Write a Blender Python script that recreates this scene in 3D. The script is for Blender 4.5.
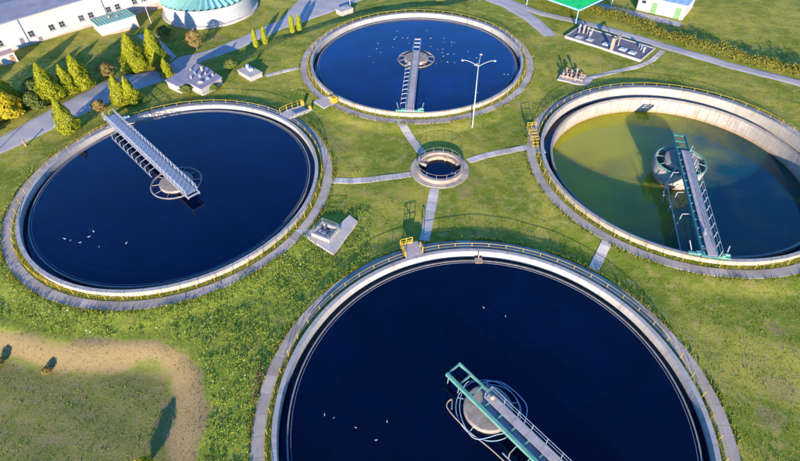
import bpy, math, random
import numpy as np
from mathutils import Vector, Matrix

for o in list(bpy.data.objects):
    bpy.data.objects.remove(o)
S = bpy.context.scene
COL = S.collection
PI = math.pi
R = math.radians
rnd = random.Random(7)
nrng = np.random.default_rng(11)

# ------------------------------------------------------------------ camera
cam = bpy.data.cameras.new('camera')
cam.sensor_width = 36.0
cam.lens = 510.6 / 800 * 36
cam.clip_end = 8000
cam_o = bpy.data.objects.new('camera', cam)
COL.objects.link(cam_o)
ROLL = R(-1.279)
cam_o.matrix_world = (Matrix.Translation((0, 0, 46.545)) @ Matrix.Rotation(R(90 - 45.24), 4, 'X')
                      @ Matrix.Rotation(ROLL, 4, 'Z'))
S.camera = cam_o

# ------------------------------------------------------------------ sky, sun, exposure
SUN_EL, SUN_AZ = 12.4, 5.0          # shadows run towards +y, turned 5 degrees to +x
w = bpy.data.worlds.new('World')
S.world = w
w.use_nodes = True
nt = w.node_tree
bg = nt.nodes['Background']
sky = nt.nodes.new('ShaderNodeTexSky')
sky.sky_type = 'NISHITA'
sky.sun_disc = False
sky.sun_elevation = R(SUN_EL)
sky.sun_rotation = R(180 + SUN_AZ)
sky.air_density = 1.0
sky.dust_density = 0.3
sky.ozone_density = 8.0
nt.links.new(sky.outputs[0], bg.inputs[0])
bg.inputs[1].default_value = 0.15
sl = bpy.data.lights.new('sun', 'SUN')
sl.energy = 3.7
sl.angle = R(0.5)
sl.color = (1.0, 0.86, 0.68)
so = bpy.data.objects.new('sun', sl)
COL.objects.link(so)
ldir = Vector((math.sin(R(SUN_AZ)) * math.cos(R(SUN_EL)), math.cos(R(SUN_AZ)) * math.cos(R(SUN_EL)), -math.sin(R(SUN_EL))))
so.rotation_euler = ldir.to_track_quat('-Z', 'Y').to_euler()
so.location = (-20, -200, 80)
S.view_settings.view_transform = 'Standard'
S.view_settings.look = 'None'
S.view_settings.gamma = 1.0
S.view_settings.exposure = 1.95
S.view_settings.use_curve_mapping = False
S.render.engine = 'CYCLES'
S.cycles.max_bounces = 6


# ------------------------------------------------------------------ materials
class NT:
    def __init__(self, name):
        self.m = bpy.data.materials.new(name)
        self.m.use_nodes = True
        self.t = self.m.node_tree
        self.b = self.t.nodes['Principled BSDF']
        self.pos = None

    def n(self, typ, **kw):
        o = self.t.nodes.new(typ)
        for k, v in kw.items():
            setattr(o, k, v)
        return o

    def l(self, a, b):
        self.t.links.new(a, b)

    def P(self):
        if self.pos is None:
            self.pos = self.n('ShaderNodeNewGeometry')
        return self.pos.outputs['Position']

    def noise(self, scale, detail=4, rough=0.55, vec=None, dist=0.0):
        o = self.n('ShaderNodeTexNoise')
        o.inputs['Scale'].default_value = scale
        o.inputs['Detail'].default_value = detail
        o.inputs['Roughness'].default_value = rough
        o.inputs['Distortion'].default_value = dist
        self.l(vec if vec is not None else self.P(), o.inputs['Vector'])
        return o.outputs['Fac']

    def ramp(self, fac, lo, hi):
        o = self.n('ShaderNodeMapRange')
        o.interpolation_type = 'SMOOTHSTEP'
        o.inputs[1].default_value = lo
        o.inputs[2].default_value = hi
        self.l(fac, o.inputs[0])
        return o.outputs[0]

    def mix(self, fac, a, b, mode='MIX'):
        o = self.n('ShaderNodeMix', data_type='RGBA', blend_type=mode)
        for s, v in ((o.inputs[0], fac), (o.inputs[6], a), (o.inputs[7], b)):
            if isinstance(v, (int, float)):
                s.default_value = v
            elif isinstance(v, tuple):
                s.default_value = (*v, 1) if len(v) == 3 else v
            else:
                self.l(v, s)
        return o.outputs[2]

    def math(self, op, a, b=None):
        o = self.n('ShaderNodeMath', operation=op)
        for s, v in ((o.inputs[0], a), (o.inputs[1], b)):
            if v is None:
                continue
            if isinstance(v, (int, float)):
                s.default_value = v
            else:
                self.l(v, s)
        return o.outputs[0]

    def bump(self, h, strength, dist):
        o = self.n('ShaderNodeBump')
        o.inputs['Strength'].default_value = strength
        o.inputs['Distance'].default_value = dist
        self.l(h, o.inputs['Height'])
        self.l(o.outputs[0], self.b.inputs['Normal'])

    def out(self, col=None, rough=0.8, spec=0.3, metal=0.0):
        if col is not None:
            if isinstance(col, tuple):
                self.b.inputs['Base Color'].default_value = (*col, 1)
            else:
                self.l(col, self.b.inputs['Base Color'])
        self.b.inputs['Roughness'].default_value = rough
        self.b.inputs['Specular IOR Level'].default_value = spec
        self.b.inputs['Metallic'].default_value = metal
        return self.m


def weathered(name, c1, c2, scale=0.8, rough=0.85, bump=0.3, bscale=14, metal=0.0, spec=0.3, fine=0.35):
    k = NT(name)
    a = k.ramp(k.noise(scale, 6, 0.6), 0.3, 0.7)
    col = k.mix(a, c1, c2)
    f = k.noise(bscale, 5, 0.7)
    col = k.mix(fine, col, k.mix(f, (0.35, 0.35, 0.35), (1.6, 1.6, 1.6)), 'MULTIPLY')
    k.bump(f, bump, 0.03)
    return k.out(col, rough, spec, metal)


def streaked(name, c1, c2, dirt, amount=0.6, rough=0.85, center=None, tide=None):
    """concrete with run-off streaks that follow the vertical of round walls"""
    k = NT(name)
    tc = k.n('ShaderNodeTexCoord')
    sp = k.n('ShaderNodeSeparateXYZ')
    if center:
        vs = k.n('ShaderNodeVectorMath', operation='SUBTRACT')
        vs.inputs[1].default_value = (*center, 0)
        k.l(k.P(), vs.inputs[0])
        k.l(vs.outputs[0], sp.inputs[0])
    else:
        k.l(tc.outputs['Object'], sp.inputs[0])
    ang = k.math('MULTIPLY', k.math('ARCTAN2', sp.outputs[1], sp.outputs[0]), 19.0)
    cb = k.n('ShaderNodeCombineXYZ')
    k.l(ang, cb.inputs[0])
    k.l(k.math('MULTIPLY', sp.outputs[2], 0.25), cb.inputs[1])
    st = k.noise(1.6, 5, 0.7, cb.outputs[0])
    bl = k.noise(0.35, 4, 0.6)
    col = k.mix(k.ramp(bl, 0.3, 0.7), c1, c2)
    col = k.mix(k.math('MULTIPLY', k.ramp(st, 0.48, 0.75), amount), col, dirt)
    if tide:
        lv = k.math('ADD', sp.outputs[2], k.math('MULTIPLY', k.math('SUBTRACT', st, 0.5), 1.6))
        col = k.mix(k.math('MULTIPLY', k.ramp(lv, tide[1], tide[0]), 0.8), col, tide[2])
    f = k.noise(16, 4, 0.7)
    col = k.mix(0.3, col, k.mix(f, (0.4, 0.4, 0.4), (1.5, 1.5, 1.5)), 'MULTIPLY')
    k.bump(f, 0.25, 0.02)
    return k.out(col, rough, 0.25)


def leafmat(name, c1, c2, c3, rough=0.6):
    k = NT(name)
    g = k.n('ShaderNodeNewGeometry')
    rr = g.outputs['Random Per Island']
    cr = k.n('ShaderNodeValToRGB')
    e = cr.color_ramp.elements
    e[0].position, e[0].color = 0.0, (*c1, 1)
    e[1].position, e[1].color = 1.0, (*c3, 1)
    m = e.new(0.5)
    m.color = (*c2, 1)
    k.l(rr, cr.inputs[0])
    col = k.mix(k.ramp(k.noise(0.7, 3), 0.3, 0.75), cr.outputs[0], c2)
    k.out(col, rough, 0.2)
    tr = k.n('ShaderNodeBsdfTranslucent')
    k.l(col, tr.inputs['Color'])
    mx = k.n('ShaderNodeMixShader')
    mx.inputs[0].default_value = 0.3
    o = k.t.nodes['Material Output']
    k.l(k.b.outputs[0], mx.inputs[1])
    k.l(tr.outputs[0], mx.inputs[2])
    k.l(mx.outputs[0], o.inputs['Surface'])
    return k.m


def watermat(name, base, murk=None, bump=0.05, rough=0.03, ior=1.5, tint=(0.12, 0.38, 0.7)):
    k = NT(name)
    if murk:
        # algae murk with sun and shade painted in: yellow far left, teal near right
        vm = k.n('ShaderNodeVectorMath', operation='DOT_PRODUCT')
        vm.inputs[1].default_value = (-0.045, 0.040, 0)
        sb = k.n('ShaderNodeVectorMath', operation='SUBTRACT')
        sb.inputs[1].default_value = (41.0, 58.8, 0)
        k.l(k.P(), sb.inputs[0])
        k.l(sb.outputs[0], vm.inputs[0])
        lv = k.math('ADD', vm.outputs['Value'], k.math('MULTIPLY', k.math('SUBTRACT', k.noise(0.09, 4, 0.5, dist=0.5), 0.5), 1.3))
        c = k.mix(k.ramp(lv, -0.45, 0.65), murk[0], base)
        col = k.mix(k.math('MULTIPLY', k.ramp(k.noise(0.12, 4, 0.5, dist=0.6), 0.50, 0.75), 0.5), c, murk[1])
    else:
        fl = k.ramp(k.noise(0.10, 5, 0.6, dist=1.5), 0.40, 0.72)
        col = k.mix(fl, base, tuple(q * 2.2 for q in base))
    wv = k.math('ADD', k.noise(1.3, 3, 0.5), k.math('MULTIPLY', k.noise(0.22, 3, 0.5, dist=0.8), 3.0))
    k.bump(wv, bump, 0.05)
    m = k.out(col, rough, 0.5)
    k.b.inputs['IOR'].default_value = ior
    k.l(k.math('ADD', k.math('MULTIPLY', k.ramp(k.noise(0.17, 4, 0.6, dist=1.2), 0.45, 0.7), 0.10), rough), k.b.inputs['Roughness'])
    k.b.inputs['Specular Tint'].default_value = (*tint, 1)
    return m


M = {}
M['wall'] = streaked('tank_concrete', (0.27, 0.248, 0.23), (0.33, 0.305, 0.285), (0.13, 0.10, 0.075), 0.65)
M['wallR'] = streaked('bare_tank_concrete', (0.26, 0.23, 0.195), (0.32, 0.29, 0.255), (0.17, 0.12, 0.075), 0.75, 0.85, (41.01, 58.76), (-2.8, -2.0, (0.24, 0.14, 0.06)))
M['weir'] = weathered('weir_concrete', (0.17, 0.15, 0.135), (0.23, 0.21, 0.19), 1.5)
M['dark'] = weathered('wet_channel_floor', (0.02, 0.02, 0.018), (0.05, 0.045, 0.035), 1.0)
M['path'] = weathered('path_concrete', (0.32, 0.28, 0.25), (0.39, 0.345, 0.31), 0.6, 0.9, 0.3, 10)
def slabmat(name, c1, c2):
    k = NT(name)
    g = k.n('ShaderNodeNewGeometry')
    col = k.mix(k.ramp(k.noise(0.6, 6, 0.6), 0.3, 0.7), c1, c2)
    col = k.mix(0.55, col, k.mix(g.outputs['Random Per Island'], (0.6, 0.6, 0.6), (1.35, 1.32, 1.28)), 'MULTIPLY')
    mo = k.ramp(k.noise(1.7, 6, 0.7, dist=0.8), 0.56, 0.76)
    col = k.mix(k.math('MULTIPLY', mo, 0.55), col, (0.13, 0.12, 0.07))
    f = k.noise(11, 5, 0.7)
    col = k.mix(0.4, col, k.mix(f, (0.4, 0.4, 0.4), (1.5, 1.5, 1.5)), 'MULTIPLY')
    k.bump(f, 0.3, 0.03)
    return k.out(col, 0.9, 0.25)


M['slab'] = slabmat('cast_path_concrete', (0.275, 0.225, 0.185), (0.35, 0.295, 0.245))
M['paver'] = slabmat('paving_slab', (0.35, 0.305, 0.27), (0.44, 0.39, 0.345))
M['oldpaver'] = weathered('paving_slab', (0.32, 0.30, 0.285), (0.42, 0.39, 0.37), 1.2, 0.9, 0.4, 8)
M['asphalt'] = weathered('road_asphalt', (0.28, 0.25, 0.24), (0.35, 0.315, 0.30), 0.25, 0.9, 0.35, 12)
M['concrete'] = weathered('pale_concrete', (0.26, 0.24, 0.22), (0.33, 0.30, 0.28), 1.0)
M['disc'] = weathered('column_concrete', (0.19, 0.15, 0.125), (0.29, 0.24, 0.20), 1.2, 0.9, 0.4, 9)
M['yellow'] = weathered('yellow_paint', (0.38, 0.235, 0.016), (0.45, 0.30, 0.03), 2.0, 0.5, 0.05, 20, fine=0.25)
M['green'] = weathered('green_paint', (0.07, 0.20, 0.15), (0.12, 0.27, 0.21), 1.5, 0.5, 0.05, 12)
M['teal'] = weathered('teal_paint', (0.02, 0.11, 0.11), (0.04, 0.16, 0.155), 1.5, 0.5, 0.05, 12)
M['galv'] = weathered('galvanised_steel', (0.22, 0.23, 0.25), (0.29, 0.30, 0.33), 2.5, 0.45, 0.05, 20, 0.3, 0.5)
M['white'] = weathered('white_paint', (0.28, 0.28, 0.28), (0.34, 0.34, 0.335), 1.5, 0.6, 0.05, 10)
M['grate'] = weathered('deck_grating', (0.27, 0.225, 0.21), (0.36, 0.305, 0.285), 1.3, 0.8, 0.5, 22)
M['rust'] = weathered('rusty_steel', (0.20, 0.10, 0.05), (0.34, 0.20, 0.10), 2.0, 0.8, 0.3, 14)
M['pipe'] = weathered('tan_concrete', (0.27, 0.20, 0.14), (0.33, 0.25, 0.18), 1.5)
M['water'] = watermat('dark_tank_water', (0.0002, 0.0012, 0.006))
M['water_far'] = watermat('sky_blue_tank_water', (0.0004, 0.0055, 0.034))  # water as in the near tank, sky reflection painted into a bluer base
M['water_left'] = watermat('deep_blue_tank_water', (0.0003, 0.0018, 0.011))  # same water, with some reflected sky blue added to its base
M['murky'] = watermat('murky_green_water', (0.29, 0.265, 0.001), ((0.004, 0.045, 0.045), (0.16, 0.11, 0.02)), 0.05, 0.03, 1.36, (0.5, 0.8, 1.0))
mb_ = M['murky'].node_tree.nodes['Principled BSDF']
mb_.inputs['Subsurface Weight'].default_value = 1.0
mb_.inputs['Subsurface Radius'].default_value = (1.0, 1.0, 0.6)
mb_.inputs['Subsurface Scale'].default_value = 3.2
M['render'] = weathered('cream_render', (0.35, 0.325, 0.305), (0.40, 0.37, 0.35), 0.3, 0.9, 0.1, 6, fine=0.15)
M['plinth'] = weathered('plinth_brick', (0.34, 0.22, 0.17), (0.44, 0.31, 0.25), 1.0)
M['roofgrey'] = weathered('grey_roofing', (0.15, 0.15, 0.18), (0.21, 0.205, 0.24), 0.4, 0.8, 0.2, 8)
M['roofblue'] = weathered('blue_grey_roofing', (0.28, 0.36, 0.44), (0.36, 0.44, 0.52), 0.5, 0.6, 0.1, 8)
M['rooflilac'] = weathered('weathered_felt', (0.17, 0.155, 0.19), (0.24, 0.215, 0.245), 0.7, 0.9, 0.3, 10)
M['rooftan'] = weathered('dark_bitumen', (0.09, 0.085, 0.10), (0.14, 0.125, 0.14), 0.6, 0.9, 0.3, 10)
M['tealroof'] = weathered('teal_metal_roof', (0.15, 0.33, 0.25), (0.20, 0.38, 0.30), 0.7, 0.4, 0.05, 8, 0.0, 0.5)
M['vivid'] = weathered('vivid_green_sheet', (0.0, 0.46, 0.03), (0.0, 0.56, 0.05), 0.6, 0.5, 0.1, 6, fine=0.15)
M['bluetrim'] = weathered('blue_trim', (0.16, 0.30, 0.36), (0.24, 0.40, 0.46), 1.5, 0.5, 0.05, 10)
kk = NT('window_glass')
kk.out((0.02, 0.025, 0.03), 0.08, 0.6)
M['glass'] = kk.m
M['doorgreen'] = weathered('light_green_door', (0.11, 0.21, 0.09), (0.14, 0.25, 0.11), 2, 0.6, 0.05, 10)
M['bark'] = weathered('bark', (0.09, 0.06, 0.04), (0.14, 0.10, 0.07), 3)
M['thuja'] = leafmat('golden_thuja', (0.08, 0.115, 0.004), (0.23, 0.24, 0.007), (0.42, 0.37, 0.010))
M['gold'] = leafmat('golden_foliage', (0.26, 0.20, 0.008), (0.44, 0.34, 0.012), (0.58, 0.45, 0.02))
M['cypress'] = leafmat('cypress_foliage', (0.14, 0.17, 0.008), (0.26, 0.28, 0.012), (0.34, 0.32, 0.02))
M['autumn'] = leafmat('autumn_leaves', (0.16, 0.09, 0.03), (0.26, 0.17, 0.05), (0.20, 0.20, 0.05))
M['shrub'] = leafmat('shrub_leaves', (0.05, 0.08, 0.015), (0.11, 0.14, 0.025), (0.18, 0.18, 0.04))
M['feather'] = weathered('white_feathers', (0.22, 0.23, 0.25), (0.34, 0.34, 0.34), 8, 0.8, 0.05, 20)


# ------------------------------------------------------------------ mesh builder
class MB:
    def __init__(self):
        self.v = []
        self.f = []

    def add(self, vs, fs):
        b = len(self.v)
        self.v += [tuple(p) for p in vs]
        self.f += [tuple(b + i for i in f) for f in fs]
        return self

    def box(self, c, s, rz=0.0):
        cx, cy, cz = c
        co, si = math.cos(rz), math.sin(rz)
        vs = []
        for z in (-.5, .5):
            for x, y in ((-.5, -.5), (.5, -.5), (.5, .5), (-.5, .5)):
                a, b = x * s[0], y * s[1]
                vs.append((cx + a * co - b * si, cy + a * si + b * co, cz + z * s[2]))
        return self.add(vs, [(3, 2, 1, 0), (4, 5, 6, 7), (0, 1, 5, 4), (1, 2, 6, 5), (2, 3, 7, 6), (3, 0, 4, 7)])

    def prism(self, pts, z0, z1):
        n = len(pts)
        if sum(pts[i][0] * pts[(i + 1) % n][1] - pts[(i + 1) % n][0] * pts[i][1] for i in range(n)) < 0:
            pts = pts[::-1]
        vs = [(x, y, z0) for x, y in pts] + [(x, y, z1) for x, y in pts]
        fs = [tuple(range(n))[::-1], tuple(range(n, 2 * n))]
        fs += [(i, (i + 1) % n, n + (i + 1) % n, n + i) for i in range(n)]
        return self.add(vs, fs)

    def tube(self, p, q, r, n=6, r2=None, caps=True):
        p, q = Vector(p), Vector(q)
        d = (q - p).normalized()
        a = d.orthogonal().normalized()
        b = d.cross(a)
        r2 = r if r2 is None else r2
        vs = []
        for c, rr in ((p, r), (q, r2)):
            for i in range(n):
                t = 2 * PI * i / n
                vs.append(c + (a * math.cos(t) + b * math.sin(t)) * rr)
        fs = [(i, (i + 1) % n, n + (i + 1) % n, n + i) for i in range(n)]
        if caps:
            fs += [tuple(range(n))[::-1], tuple(range(n, 2 * n))]
        return self.add(vs, fs)

    def path(self, pts, r, n=6):
        for a, b in zip(pts[:-1], pts[1:]):
            self.tube(a, b, r, n)
        return self

    def curve(self, pts, r, n=6, sub=6, closed=False):
        P = [Vector(p) for p in pts]
        m = len(P)
        out = []
        for i in range(m if closed else m - 1):
            g = (lambda j: P[j % m]) if closed else (lambda j: P[min(max(j, 0), m - 1)])
            a, b, c, d = g(i - 1), g(i), g(i + 1), g(i + 2)
            for q in range(sub):
                t = q / sub
                out.append(.5 * ((2 * b) + (c - a) * t + (2 * a - 5 * b + 4 * c - d) * t * t + (3 * b - a - 3 * c + d) * t ** 3))
        out.append(out[0] if closed else P[-1])
        return self.path(out, r, n)

    def beam(self, p, q, wd, ht):
        p, q = Vector(p), Vector(q)
        d = (q - p).normalized()
        up = Vector((0, 0, 1)) if abs(d.z) < .95 else Vector((1, 0, 0))
        a = d.cross(up).normalized()
        u = a.cross(d)
        vs = []
        for c in (p, q):
            for x, z in ((-.5, -.5), (.5, -.5), (.5, .5), (-.5, .5)):
                vs.append(c + a * x * wd + u * z * ht)
        return self.add(vs, [(0, 1, 2, 3), (7, 6, 5, 4), (0, 4, 5, 1), (1, 5, 6, 2), (2, 6, 7, 3), (3, 7, 4, 0)])

    def lathe(self, prof, n=120, a0=0.0, a1=2 * PI, closed_prof=True, c=(0, 0)):
        full = abs(a1 - a0 - 2 * PI) < 1e-6
        cols = n if full else n + 1
        k = len(prof)
        vs = []
        for i in range(cols):
            t = a0 + (a1 - a0) * i / n
            for r, z in prof:
                vs.append((c[0] + r * math.cos(t), c[1] + r * math.sin(t), z))
        fs = []
        for i in range(n):
            j = (i + 1) % cols
            for p in range(k if closed_prof else k - 1):
                q = (p + 1) % k
                fs.append((i * k + p, j * k + p, j * k + q, i * k + q))
        if not full and closed_prof:
            fs.append(tuple(range(k)))
            fs.append(tuple((cols - 1) * k + p for p in range(k))[::-1])
        return self.add(vs, fs)

    def ring(self, r0, r1, z0, z1, n=120, a0=0.0, a1=2 * PI):
        return self.lathe([(r0, z0), (r1, z0), (r1, z1), (r0, z1)], n, a0, a1)

    def disc(self, r, z, n=96, c=(0, 0)):
        vs = [(c[0] + r * math.cos(2 * PI * i / n), c[1] + r * math.sin(2 * PI * i / n), z) for i in range(n)]
        return self.add(vs, [tuple(range(n))])

    def torus(self, R_, r, z, n=72, m=6, a0=0.0, a1=2 * PI, sx=1.0):
        prof = [(R_ + r * math.cos(2 * PI * i / m), z + r * math.sin(2 * PI * i / m)) for i in range(m)]
        return self.lathe(prof, n, a0, a1)

    def ellipsoid(self, c, rx, ry, rz, nu=10, nv=7):
        vs = []
        for j in range(nv + 1):
            ph = PI * j / nv
            for i in range(nu):
                t = 2 * PI * i / nu
                vs.append((c[0] + rx * math.sin(ph) * math.cos(t), c[1] + ry * math.sin(ph) * math.sin(t), c[2] + rz * math.cos(ph)))
        fs = [(j * nu + i, (j + 1) * nu + i, (j + 1) * nu + (i + 1) % nu, j * nu + (i + 1) % nu) for j in range(nv) for i in range(nu)]
        return self.add(vs, fs)

    def mesh(self, name, mat):
        me = bpy.data.meshes.new(name)
        me.from_pydata(self.v, [], self.f)
        me.materials.append(M[mat] if isinstance(mat, str) else mat)
        me.update()
        return me

    def build(self, name, mat, parent=None, smooth=False):
        me = self.mesh(name, mat)
        if smooth:
            me.shade_smooth()
        return link(name, me, parent)


def link(name, data, parent=None, loc=None, rz=None):
    o = bpy.data.objects.new(name, data)
    COL.objects.link(o)
    if parent is not None:
        o.parent = parent
    if loc is not None:
        o.location = loc
    if rz is not None:
        o.rotation_euler = (0, 0, rz)
    return o


def tag(o, label=None, cat=None, group=None, kind=None):
    if label:
        o['label'] = label
    if cat:
        o['category'] = cat
    if group:
        o['group'] = group
    if kind:
        o['kind'] = kind
    return o


def thing(name, label, cat, loc=(0, 0, 0), rz=0.0, group=None):
    return tag(link(name, None, None, loc, rz), label, cat, group)


def fast_mesh(name, V, F, mat):
    """V (n,3) floats, F (m,k) ints, all faces with k corners"""
    me = bpy.data.meshes.new(name)
    V = np.ascontiguousarray(V, dtype=np.float32)
    F = np.ascontiguousarray(F, dtype=np.int32)
    k = F.shape[1]
    me.vertices.add(len(V))
    me.vertices.foreach_set('co', V.ravel())
    me.loops.add(F.size)
    me.loops.foreach_set('vertex_index', F.ravel())
    me.polygons.add(len(F))
    me.polygons.foreach_set('loop_start', np.arange(0, F.size, k, dtype=np.int32))
    me.materials.append(M[mat] if isinstance(mat, str) else mat)
    me.update(calc_edges=True)
    me.validate()
    return me


# ------------------------------------------------------------------ the lie of the land
TANKS = {'left': (-31.49, 56.24), 'far': (3.83, 91.81), 'right': (41.01, 58.76), 'near': (7.9, 21.81)}
WELL = (5.95, 58.4)
PATH_Z = 0.36


def sstep(a, b, x):
    t = np.clip((x - a) / (b - a), 0, 1)
    return t * t * (3 - 2 * t)


def poly_sd(poly, x, y):
    """signed distance, positive inside"""
    x = np.asarray(x, float)
    y = np.asarray(y, float)
    d = np.full(x.shape, 1e9)
    ins = np.zeros(x.shape, bool)
    n = len(poly)
    for i in range(n):
        ax, ay = poly[i]
        bx, by = poly[(i + 1) % n]
        ex, ey = bx - ax, by - ay
        t = np.clip(((x - ax) * ex + (y - ay) * ey) / (ex * ex + ey * ey), 0, 1)
        d = np.minimum(d, np.hypot(x - ax - t * ex, y - ay - t * ey))
        c = ((ay > y) != (by > y)) & (x < (bx - ax) * (y - ay) / ((by - ay) if by != ay else 1e-9) + ax)
        ins ^= c
    return np.where(ins, d, -d)


LOW_L = [(-47, 83.5), (-39.8, 86.4), (-35.9, 89.2), (-30.1, 92.9), (-26.5, 96.4), (-22.7, 102), (-14, 108.8), (-5.6, 114.4), (5.6, 117.4),
         (13, 118), (18, 121), (20, 140), (20, 900), (-900, 900), (-900, 70), (-66, 76)]
LOW_R = [(38.0, 119.5), (43.5, 112), (51.2, 102.8), (58, 94.2), (64.3, 88.4), (73, 82.2), (97, 65), (130, 42), (900, 42), (900, 900), (37, 900)]
BASIN = [(-60, 33.5), (-44.3, 32.9), (-39, 31.1), (-33.2, 30.1), (-27, 30.5), (-22.8, 29.2), (-20.8, 26.3), (-19.5, 22.5), (-18.7, 17.8), (-18.5, 5), (-18.5, -20), (-60, -20)]


def gz(x, y):
    x = np.asarray(x, float)
    y = np.asarray(y, float)
    z = 0.06 * np.sin(x * 0.31 + 1.3) * np.sin(y * 0.27 + 0.4) + 0.04 * np.sin(x * 0.9 + y * 0.5) * np.sin(y * 0.8 - x * 0.3)
    for cx, cy in TANKS.values():
        r = np.hypot(x - cx, y - cy)
        k = 1 - sstep(22.3, 25.0, r)
        z = z * (1 - k) + (PATH_Z - 0.06) * k
    r = np.hypot(x - WELL[0], y - WELL[1])
    k = 1 - sstep(4.6, 6.5, r)
    z = z * (1 - k) + 0.06 * k
    sd = poly_sd(LOW_L, x, y)
    run = 5.6 + np.maximum(0, -42 - x) * 0.6
    z = z - 1.65 * sstep(-74, -44, x) * np.clip(sd / run, 0, 1)
    sd = poly_sd(LOW_R, x, y)
    z = z - 0.7 * sstep(0, 8, sd)
    sd = poly_sd(BASIN, x, y)
    z = z - 1.15 * sstep(-0.3, 3.2, sd)
    return z


def g1(x, y):
    return float(gz(np.array([x]), np.array([y]))[0])


fx = np.concatenate([[-2600, -1200, -600, -300, -200, -150, -120, -105], np.arange(-96, 92.1, 0.55), [100, 115, 140, 200, 300, 600, 1200, 2600]])
fy = np.concatenate([[-1500, -600, -250, -100, -50, -25, -8], np.arange(0, 136.1, 0.55), [140, 148, 160, 200, 300, 600, 1200, 3000]])
GX, GY = np.meshgrid(fx, fy)
GZ = gz(GX, GY)
far = (np.abs(GX) > 250) | (GY > 250)
GZ = np.where(far, GZ * 0 - 0.8, GZ)
nx, ny = len(fx), len(fy)
V = np.stack([GX.ravel(), GY.ravel(), GZ.ravel()], 1)
ii, jj = np.meshgrid(np.arange(nx - 1), np.arange(ny - 1))
a = (jj * nx + ii).ravel()
F = np.stack([a, a + 1, a + nx + 1, a + nx], 1)
keep = np.ones(len(F), bool)
for (cx, cy), rad in list(zip(TANKS.values(), [21.2] * 4)) + [(WELL, 4.0)]:
    rr = np.hypot(V[:, 0] - cx, V[:, 1] - cy)
    keep &= ~np.all(rr[F] < rad, axis=1)
F = F[keep]

# grass material -----------------------------------------------------------------
k = NT('grass_ground')
at_ = k.n('ShaderNodeAttribute', attribute_name='zone')
sep = k.n('ShaderNodeSeparateColor')
k.l(at_.outputs['Color'], sep.inputs[0])
big = k.noise(0.09, 5, 0.6, dist=0.6)
mid = k.noise(0.7, 6, 0.65, dist=0.4)
fin = k.noise(5.0, 6, 0.75)
vfin = k.noise(18.0, 3, 0.7)
c = k.mix(k.ramp(big, 0.40, 0.60), (0.125, 0.165, 0.012), (0.340, 0.285, 0.042))
c = k.mix(k.ramp(mid, 0.48, 0.70), c, (0.34, 0.265, 0.080))
pat = k.noise(0.33, 5, 0.65, dist=1.0)
c = k.mix(k.math('MULTIPLY', k.ramp(pat, 0.50, 0.68), 0.75), c, (0.115, 0.165, 0.012))
mp = k.n('ShaderNodeMapping')
mp.inputs['Rotation'].default_value = (0, 0, R(28))
mp.inputs['Scale'].default_value = (0.4, 1.0, 1.0)
k.l(k.P(), mp.inputs[0])
mow = k.noise(1.0, 4, 0.6, mp.outputs[0], 0.8)
c = k.mix(k.math('MULTIPLY', k.ramp(mow, 0.46, 0.70), 0.45), c, (0.29, 0.235, 0.05))
c = k.mix(k.math('MULTIPLY', k.ramp(mow, 0.5, 0.32), 0.5), c, (0.085, 0.125, 0.012))
c = k.mix(k.ramp(fin, 0.49, 0.72), c, (0.080, 0.110, 0.010))
fi2 = k.noise(2.6, 6, 0.7, dist=0.7)
c = k.mix(k.math('MULTIPLY', k.ramp(fi2, 0.52, 0.70), 0.7), c, (0.285, 0.205, 0.075))
# rank weeds
wd = k.mix(k.ramp(mid, 0.3, 0.7), (0.10, 0.16, 0.012), (0.25, 0.265, 0.022))
wd = k.mix(k.ramp(fin, 0.45, 0.75), wd, (0.28, 0.235, 0.09))
c = k.mix(k.math('MULTIPLY', sep.outputs[1], k.ramp(mid, 0.2, 0.5)), c, wd)
# floor of the hollow
hw = k.mix(k.ramp(mid, 0.3, 0.75), (0.125, 0.140, 0.026), (0.195, 0.165, 0.055))
hw = k.mix(k.math('MULTIPLY', k.ramp(mow, 0.5, 0.65), 0.6), hw, (0.21, 0.155, 0.075))
c = k.mix(sep.outputs[2], c, hw)
# dry straw
st = k.mix(k.ramp(fin, 0.3, 0.75), (0.255, 0.182, 0.080), (0.205, 0.145, 0.062))
c = k.mix(k.ramp(k.math('ADD', sep.outputs[0], k.math('MULTIPLY', k.math('SUBTRACT', mid, 0.5), 0.6)), 0.2, 0.8), c, st)
c = k.mix(0.55, c, k.mix(vfin, (0.3, 0.3, 0.3), (1.7, 1.7, 1.7)), 'MULTIPLY')
k.bump(k.math('ADD', k.math('MULTIPLY', fin, 0.7), k.math('MULTIPLY', vfin, 0.25)), 0.55, 0.16)
M['grass'] = k.out(c, 0.95, 0.1)

me = fast_mesh('ground', V, F, 'grass')
x, y = V[:, 0], V[:, 1]
sdb = poly_sd(BASIN, x, y)
wob = 0.5 * np.sin(x * 0.9) + 0.4 * np.sin(y * 1.3 + x * 0.4) + .5 * np.sin(x * .37 + y * .6 + 1)
straw = sstep(-0.9, 0.6, sdb + wob * .6) * (1 - sstep(1.7, 3.2, sdb + wob * .7))
for px, py, pr in ((9.2, 53.6, 1.6), (11.0, 55.6, 1.2), (36.5, 23.5, 1.8), (34, 20.5, 1.6), (-7.4, 42.6, 1.0), (40, 30, 1.2), (-38.5, 107.5, 2.5), (20.5, 74, .9), (22.5, 78, .8)):
    straw = np.maximum(straw, 0.55 * (1 - sstep(pr * .4, pr * 1.5, np.hypot(x - px, (y - py)))))
prg = np.random.default_rng(5)
for _ in range(46):
    px, py, pr = prg.uniform(-12, 62), prg.uniform(24, 100), prg.uniform(.8, 2.6)
    straw = np.maximum(straw, prg.uniform(.28, .5) * (1 - sstep(pr * .2, pr * 1.6, np.hypot((x - px) / 1.5, y - py) + .35 * wob)))
sdr = poly_sd(LOW_R, x, y)
hollow = sstep(1.2, 2.8, sdb + wob * .7)
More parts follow.
